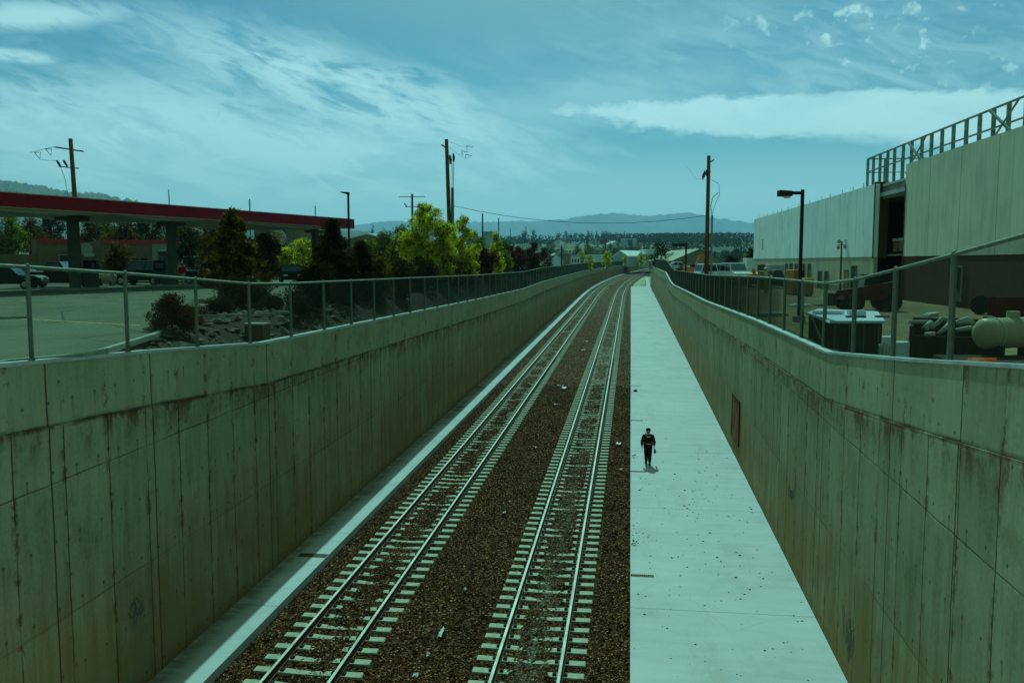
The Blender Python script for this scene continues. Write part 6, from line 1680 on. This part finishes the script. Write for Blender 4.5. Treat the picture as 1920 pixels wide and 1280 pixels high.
# undergrowth mass of the hillside as one scattered body
def far_wood():
    rng = np.random.default_rng(77); n = 46000
    px = rng.uniform(600, 1440, n); Z = rng.uniform(560, 1330, n) 
    d = np.array([ray(600, 490), ray(1440, 490)])
    t = (px - 600) / 840; dx = d[0, 0] + (d[1, 0] - d[0, 0]) * t; dy = d[0, 1] + (d[1, 1] - d[0, 1]) * t
    X = dx * Z; Y = dy * Z; keep = np.sin(X / 41.0) + np.cos(Y / 57.0 + X / 90) + rng.random(n) * 1.6 > 0.9
    X, Y = X[keep], Y[keep]; n = len(X)
    Zg = base_h(X, Y)
    c = np.stack([X, Y, Zg + rng.random(n) ** 1.5 * 6.5], -1)
    a = rng.normal(size=(n, 3)); a /= np.linalg.norm(a, axis=1)[:, None]; b = np.cross(a, rng.normal(size=(n, 3))); b /= np.linalg.norm(b, axis=1)[:, None]
    crest = rng.random(n) < 0.5
    Yc = rng.uniform(1130, 1290, n); k_ = Yc / Y; X = np.where(crest, X * k_, X); Y = np.where(crest, Yc, Y)
    c = np.stack([X, Y, base_h(X, Y) + rng.random(n) ** 1.2 * np.where(crest, 11.5, 6.0)], -1)
    s = rng.uniform(1.6, 3.6, n)[:, None]
    V = np.stack([c - a * s / 2, c + b * s / 2.6, c + a * s / 2, c - b * s / 2.6], 1).reshape(-1, 3)
    o = np_mesh('hillside_woods', V, np.arange(n * 4).reshape(n, 4), 'leaf_far'); tag(o, 'woods and gardens covering the far hillside', 'woods', kind='stuff')
far_wood()

# ------------------------------------------------------------------ mountains
def mountain(name, prof, Z, mat, depth, seed, foot=-30):
    """prof: (photo column, photo row of the crest); ridge at depth Z with slopes to both sides"""
    rng = np.random.default_rng(seed)
    pxs = np.linspace(prof[0][0], prof[-1][0], 260); cy = np.interp(pxs, [p[0] for p in prof], [p[1] for p in prof])
    k = np.convolve(np.pad(cy, 6, mode='edge'), np.ones(13) / 13, 'valid'); cy = k
    rows = np.linspace(-1, 1, 44)
    V = []
    ph = rng.random(12) * 6.28
    for r in rows:
        for px, yy in zip(pxs, cy):
            ZZ = Z * (1 + r * depth); d = ray(px, 490); x, y = d[0] * ZZ, d[1] * ZZ
            top = (490 - yy) * Z / F + CAMZ
            f = max(0.0, 1 - abs(r) ** 1.25)
            rid = sum(math.sin(px * (0.035 * 1.7 ** i) + r * 5 * (i + 1) + ph[i]) / 1.7 ** i for i in range(6)) * 0.055
            h = foot + (top - foot) * (f * (1 + rid * (abs(r) > 0.02) * min(1, abs(r) * 5)))
            h += (top - foot) * 0.012 * rng.normal() 
            V.append((x, y, min(h, top + abs(top) * 0.02)))
    o = np_mesh(name, V, grid_faces(len(rows), len(pxs)), mat, smooth=False); tag(o, kind='structure')
mountain('mountain_hills', [(520, 430), (640, 424), (700, 418), (745, 414), (790, 420), (850, 420), (880, 415), (930, 417), (1000, 415), (1060, 412), (1085, 406), (1130, 401), (1170, 401), (1200, 404), (1232, 405), (1262, 402), (1298, 399), (1320, 404), (1345, 410), (1380, 415), (1420, 420), (1500, 424), (1700, 430), (2000, 440)], 12500, 'mountain_far', 0.22, 3)
mountain('mountain_hills', [(-500, 330), (-250, 336), (-60, 338), (0, 340), (25, 344), (60, 344), (85, 349), (120, 358), (150, 366), (175, 363), (200, 365), (230, 372), (262, 379), (330, 392), (450, 410), (560, 424), (700, 436)], 4200, 'mountain_near', 0.3, 8)

# ------------------------------------------------------------------ the person walking away
def skin_body(name, verts, edges, radii, mat, parent, sub=2, root=0):
    me = bpy.data.meshes.new(name); me.from_pydata(verts, edges, []); me.materials.append(MATS[mat])
    o = bpy.data.objects.new(name, me); COL.objects.link(o); o.parent = parent
    sk_ = o.modifiers.new('skin', 'SKIN'); 
    if not me.skin_vertices: me.attributes.new('skin', 'FLOAT', 'POINT') if False else None
    ly = me.skin_vertices[0].data if me.skin_vertices else None
    if ly is None:
        return o
    for i, r in enumerate(radii):
        ly[i].radius = (r, r) if not isinstance(r, tuple) else r
        ly[i].use_root = (i == root)
    if sub:
        ss_ = o.modifiers.new('sub', 'SUBSURF'); ss_.levels = sub; ss_.render_levels = sub
    for p in me.polygons: p.use_smooth = True
    sk_.use_smooth_shade = True
    return o
def person(x, y, z, label, H=1.62, rz=0.0, main=True, top='jacket_dark', legs='trousers_black', cap='cap_dark'):
    root = empty('person', (x, y, z), rz); tag(root, label, 'person'); s = H / 1.72; root.scale = (s * 1.12, s * 1.05, s)
    # facing +y (away from the camera); mid stride
    V = []; E_ = []; R = []
    def add(p, r, prev=None):
        V.append(p); R.append(r); i = len(V) - 1
        if prev is not None: E_.append((prev, i))
        return i
    pel = add((0, 0, 0.93), (0.15, 0.105)); ab = add((0, 0.0, 1.08), (0.135, 0.10), pel); ch = add((0, 0.02, 1.27), (0.165, 0.115), ab); nk = add((0, 0.03, 1.44), 0.06, ch)
    hd0 = add((0, 0.05, 1.52), 0.07, nk); hd1 = add((0, 0.07, 1.60), (0.085, 0.098), hd0); hd2 = add((0, 0.06, 1.68), (0.07, 0.08), hd1)
    nose = add((0, 0.165, 1.585), 0.014, hd1)
    for sx_ in (-1, 1): add((sx_ * 0.088, 0.05, 1.59), 0.016, hd1)
    for sx_, fwd in ((-1, 0.09), (1, -0.06)):
        hp = add((sx_ * 0.08, 0, 0.87), 0.092, pel); kn = add((sx_ * 0.072, fwd * 0.8 + 0.03, 0.48), 0.062, hp)
        an = add((sx_ * 0.066, fwd * 1.3 - 0.02, 0.09), 0.042, kn); add((sx_ * 0.07, fwd * 1.3 + 0.13, 0.035), 0.036, an)
    for sx_, fwd in ((-1, -0.03), (1, 0.05)):
        sh = add((sx_ * 0.18, 0.01, 1.37), 0.062, ch); el = add((sx_ * 0.245, -0.02 + fwd * 0.3, 1.10), 0.046, sh)
        wr = add((sx_ * 0.255, 0.05 + fwd, 0.86), 0.030, el); pm = add((sx_ * 0.258, 0.065 + fwd, 0.79), (0.020, 0.036), wr)
        for k in range(4):
            yy = 0.035 + k * 0.021 + fwd; L = (0.055, 0.066, 0.07, 0.062)[k]
            f1 = add((sx_ * 0.256, yy, 0.755), 0.0095, pm); f2 = add((sx_ * 0.249, yy, 0.755 - L * 0.55), 0.0085, f1); add((sx_ * 0.236, yy, 0.755 - L), 0.0075, f2)
        t1 = add((sx_ * 0.25, 0.105 + fwd, 0.80), 0.011, wr); add((sx_ * 0.24, 0.118 + fwd, 0.755), 0.009, t1)
    skin_body('body', V, E_, R, 'skin', root)
    # clothing
    V2 = [(0, 0, 0.80), (0, 0.0, 1.0), (0, 0.01, 1.14), (0, 0.02, 1.30), (0, 0.028, 1.42)]; E2 = [(0, 1), (1, 2), (2, 3), (3, 4)]; R2 = [(0.235, 0.165), (0.215, 0.16), (0.20, 0.15), (0.215, 0.15), (0.09, 0.085)]
    for sx_, fwd in ((-1, -0.03), (1, 0.05)):
        k = len(V2); V2 += [(sx_ * 0.19, 0.01, 1.375), (sx_ * 0.255, -0.02 + fwd * 0.3, 1.10), (sx_ * 0.262, 0.045 + fwd, 0.89)]; E2 += [(3, k), (k, k + 1), (k + 1, k + 2)]; R2 += [0.078, 0.066, 0.056]
    skin_body('jacket', V2, E2, R2, top, root)
    V3 = [(0, 0, 0.95)]; E3 = []; R3 = [(0.165, 0.12)]
    for sx_, fwd in ((-1, 0.09), (1, -0.06)):
        k = len(V3); V3 += [(sx_ * 0.085, 0, 0.84), (sx_ * 0.076, fwd * 0.8 + 0.03, 0.48), (sx_ * 0.068, fwd * 1.3 - 0.02, 0.10)]; E3 += [(0, k), (k, k + 1), (k + 1, k + 2)]; R3 += [0.11, 0.09, 0.068]
    skin_body('trousers', V3, E3, R3, legs, root)
    for sx_, fwd in ((-1, 0.09), (1, -0.06)):
        b = MB(); yb = fwd * 1.3
        b.prism([(yb - 0.10, 0.0), (yb + 0.18, 0.0), (yb + 0.19, 0.035), (yb + 0.10, 0.075), (yb + 0.02, 0.12), (yb - 0.09, 0.12), (yb - 0.11, 0.05)], sx_ * 0.07 - 0.048, sx_ * 0.07 + 0.048, axis='x')
        b.build('shoe', 'tyre_rubber', root, bevel=0.012)
    if main:
        b = MB(); b.tube([(0, 0.055, 1.615), (0, 0.055, 1.66), (0, 0.055, 1.715), (0, 0.055, 1.735)], [0.102, 0.105, 0.075, 0.02], 16); b.build('cap', cap, root, smooth=True)
        b = MB(); b.tube([(0, 0.15, 1.635), (0, 0.15, 1.648)], 0.085, 14); b.build('cap_brim', cap, root)
        bp = MB(); bp.hexa([(-0.155, -0.30, 1.0), (0.155, -0.30, 1.0), (0.165, -0.13, 1.0), (-0.165, -0.13, 1.0), (-0.135, -0.27, 1.44), (0.135, -0.27, 1.44), (0.145, -0.12, 1.44), (-0.145, -0.12, 1.44)])
        pk = bp.build('backpack', 'backpack_black', root, bevel=0.05)
        b = MB(); b.hexa([(-0.11, -0.36, 1.03), (0.11, -0.36, 1.03), (0.12, -0.295, 1.03), (-0.12, -0.295, 1.03), (-0.10, -0.33, 1.24), (0.10, -0.33, 1.24), (0.11, -0.28, 1.24), (-0.11, -0.28, 1.24)]); b.build('pocket', 'backpack_black', pk, bevel=0.03)
        b = MB(); b.box(-0.10, 0.10, -0.375, -0.362, 1.05, 1.075); b.box(-0.07, 0.08, -0.315, -0.29, 1.36, 1.395); b.build('reflective_strip', 'reflective', pk)
        for sx_ in (-1, 1):
            b = MB(); b.tube([(sx_ * 0.10, -0.12, 1.42), (sx_ * 0.11, 0.0, 1.47), (sx_ * 0.115, 0.12, 1.38), (sx_ * 0.12, 0.12, 1.15), (sx_ * 0.14, -0.1, 1.05)], 0.022, 6); b.build('strap', 'backpack_black', pk)
    else:
        b = MB(); b.tube([(0, 0.05, 1.60), (0, 0.05, 1.70), (0, 0.05, 1.735)], [0.10, 0.085, 0.03], 12); b.build('hair', top, root, smooth=True)
    return root
pX, pY = 0.86, 38.6
person(pX, pY, zr(pY), 'person in dark jacket and black trousers with a backpack walking away down the walkway')
b = MB(); b.tube([(0, 0, 0.0), (0.01, 0.01, -0.05), (0.02, 0.02, -0.16), (0.02, 0.02, -0.22)], [0.012, 0.04, 0.06, 0.035], 8)
tag(b.build('carried_bag', 'bag_green', None, smooth=True, loc=(pX + 0.285, pY + 0.11, zr(pY) + 0.70)), 'small greenish bag hanging from the right hand of the walking person', 'bag')
x, y = XY(341, 69)
person(x, y, LOTZ + 0.012, 'person in a red top and pale trousers standing across the parking lot', H=1.7, rz=math.pi, main=False, top='shirt_red', legs='trousers_pale')

# ------------------------------------------------------------------ litter, stones
def debris():
    rr = random.Random(21); V = []; Fc = []
    groups = [(2.3, 33.5, 0.35, 14), (3.0, 30.5, 0.8, 30), (1.3, 27.5, 0.5, 12), (3.0, 26.5, 0.5, 16), (1.5, 31, 0.9, 12), (3.6, 24.5, 0.7, 14), (0.45, 29, 0.25, 14), (3.1, 36.5, 0.6, 16), (3.7, 40, 0.5, 14), (2.4, 22.5, 1.2, 20), (0.2, 28, 0.1, 40), (0.2, 40, 0.1, 40), (4.0, 33, 0.6, 16), (1.2, 35, 0.8, 22), (0.9, 21.5, 0.7, 14), (3.4, 20.5, 1.0, 20), (2.0, 45, 1.2, 10)]
    for gx, gy, sp, n in groups:
        for _ in range(n):
            x = gx + rr.gauss(0, sp); Y = gy + rr.gauss(0, sp * 2.2)
            if not (0.15 < x < 4.8): continue
            s = rr.uniform(0.012, 0.032) * (1 if rr.random() < .85 else 1.7); k = len(V)
            for p in [(1, 0, 0), (0, 1, 0), (-1, 0, 0), (0, -1, 0), (0, 0, 1)]:
                V.append((x + p[0] * s * rr.uniform(.7, 1.5), Y + p[1] * s * rr.uniform(.7, 1.3), zr(Y) + max(0.0005, p[2] * s * 0.8)))
            Fc += [(k, k + 1, k + 4), (k + 1, k + 2, k + 4), (k + 2, k + 3, k + 4), (k + 3, k, k + 4)]
    tag(np_mesh('stone_debris', V, Fc, 'clip_rust'), 'small dark stones scattered over the walkway', 'stones', kind='stuff')
debris()
b = MB(); b.add([(-0.17, 0, 0), (0.0, -0.13, 0), (0.17, -0.02, 0), (0.08, 0.14, 0), (-0.1, 0.12, 0), (-0.05, 0, 0.16), (0.07, 0.02, 0.12)], [(0, 1, 5), (1, 6, 5), (1, 2, 6), (2, 3, 6), (3, 5, 6), (3, 4, 5), (4, 0, 5)])
tag(b.build('dark_stone', 'clip_rust', None, loc=(0.42, 58.5, zr(58.5))), 'lone dark stone on the walkway far ahead of the person', 'stone')
def paper(px, py, w, h, mat, label, seed):
    rr = random.Random(seed); d = ray(px, py)
    # where the sight line meets the stone bed
    t = 10.0
    while CAMZ + d[2] * t > zr(d[1] * t) - 0.14: t += 0.05
    x, y = d[0] * t, d[1] * t; L = 0.75 * w * t / F; D = 0.75 * h * t / F * 3.0
    V = []; n = 4
    for i in range(n + 1):
        for j in range(n + 1):
            V.append(((i / n - .5) * L * rr.uniform(0.6, 1.1), (j / n - .5) * D * rr.uniform(0.6, 1.1), rr.uniform(0.0, 0.07)))
    b = MB(); b.add(V, [(i * 5 + j, i * 5 + j + 1, (i + 1) * 5 + j + 1, (i + 1) * 5 + j) for i in range(n) for j in range(n)])
    o = b.build('crumpled_litter', mat, None, loc=(x, y, zr(y) - 0.15)); sol = o.modifiers.new('thick', 'SOLIDIFY'); sol.thickness = 0.004
    tag(o, label, 'litter', 'litter on the ballast')
for i, (px, py, w, h, m, lb) in enumerate(((1160, 832, 13, 9, 'litter_white', 'white triangular paper scrap beside the walkway, level with the person'), (1057, 727, 14, 11, 'litter_white', 'crumpled white litter between the tracks, the largest far one'), (827, 1187, 10, 18, 'litter_white', 'crumpled white litter between the tracks near the lower edge'), (802, 1229, 8, 8, 'litter_white', 'small white scrap left of the largest near litter'), (1003, 838, 11, 6, 'litter_tan', 'tan scrap between the tracks left of the person'), (1164, 880, 8, 8, 'litter_tan', 'pale tan scrap on the ballast beside the person'), (780, 1268, 16, 8, 'litter_white', 'pale litter cut by the lower frame edge between the tracks'), (945, 962, 8, 6, 'litter_white', 'small pale scrap between the tracks below the tan one'), (1094, 656, 9, 6, 'litter_white', 'white scrap between the tracks beyond the largest far one'), (1042, 758, 8, 5, 'litter_white', 'pale scrap just before the largest far litter'), (956, 940, 6, 5, 'litter_tan', 'tiny tan scrap between the tracks at mid distance'), (745, 1150, 9, 5, 'litter_tan', 'tan scrap beside the ledge-side track tie ends'), (872, 1105, 8, 5, 'litter_white', 'tiny white scrap right of the ledge-side track'), (505, 1190, 9, 6, 'bag_green', 'dull green scrap between the ledge and its track'), (1100, 640, 6, 8, 'litter_white', 'pale stone-like scrap far along between the tracks'))):
    paper(px, py, w, h, m, lb, i)

# ------------------------------------------------------------------ haze
def haze():
    m = bpy.data.materials.new('haze_air'); m.use_nodes = True; m.node_tree.nodes.clear(); T = NT(m.node_tree)
    v = T.node('ShaderNodeVolumePrincipled'); v.inputs['Color'].default_value = (0.52, 0.78, 1.0, 1); v.inputs['Density'].default_value = 0.00009
    v.inputs['Anisotropy'].default_value = 0.2
    o = T.node('ShaderNodeOutputMaterial'); T.l.new(v.outputs[0], o.inputs['Volume'])
    MATS['haze_air'] = m
    b = MB(); b.box(-19000, 19000, -3600, 19000, -60, 900)
    o = b.build('haze', 'haze_air'); tag(o, 'thin blue air haze over the whole valley', 'haze', kind='stuff')
haze()
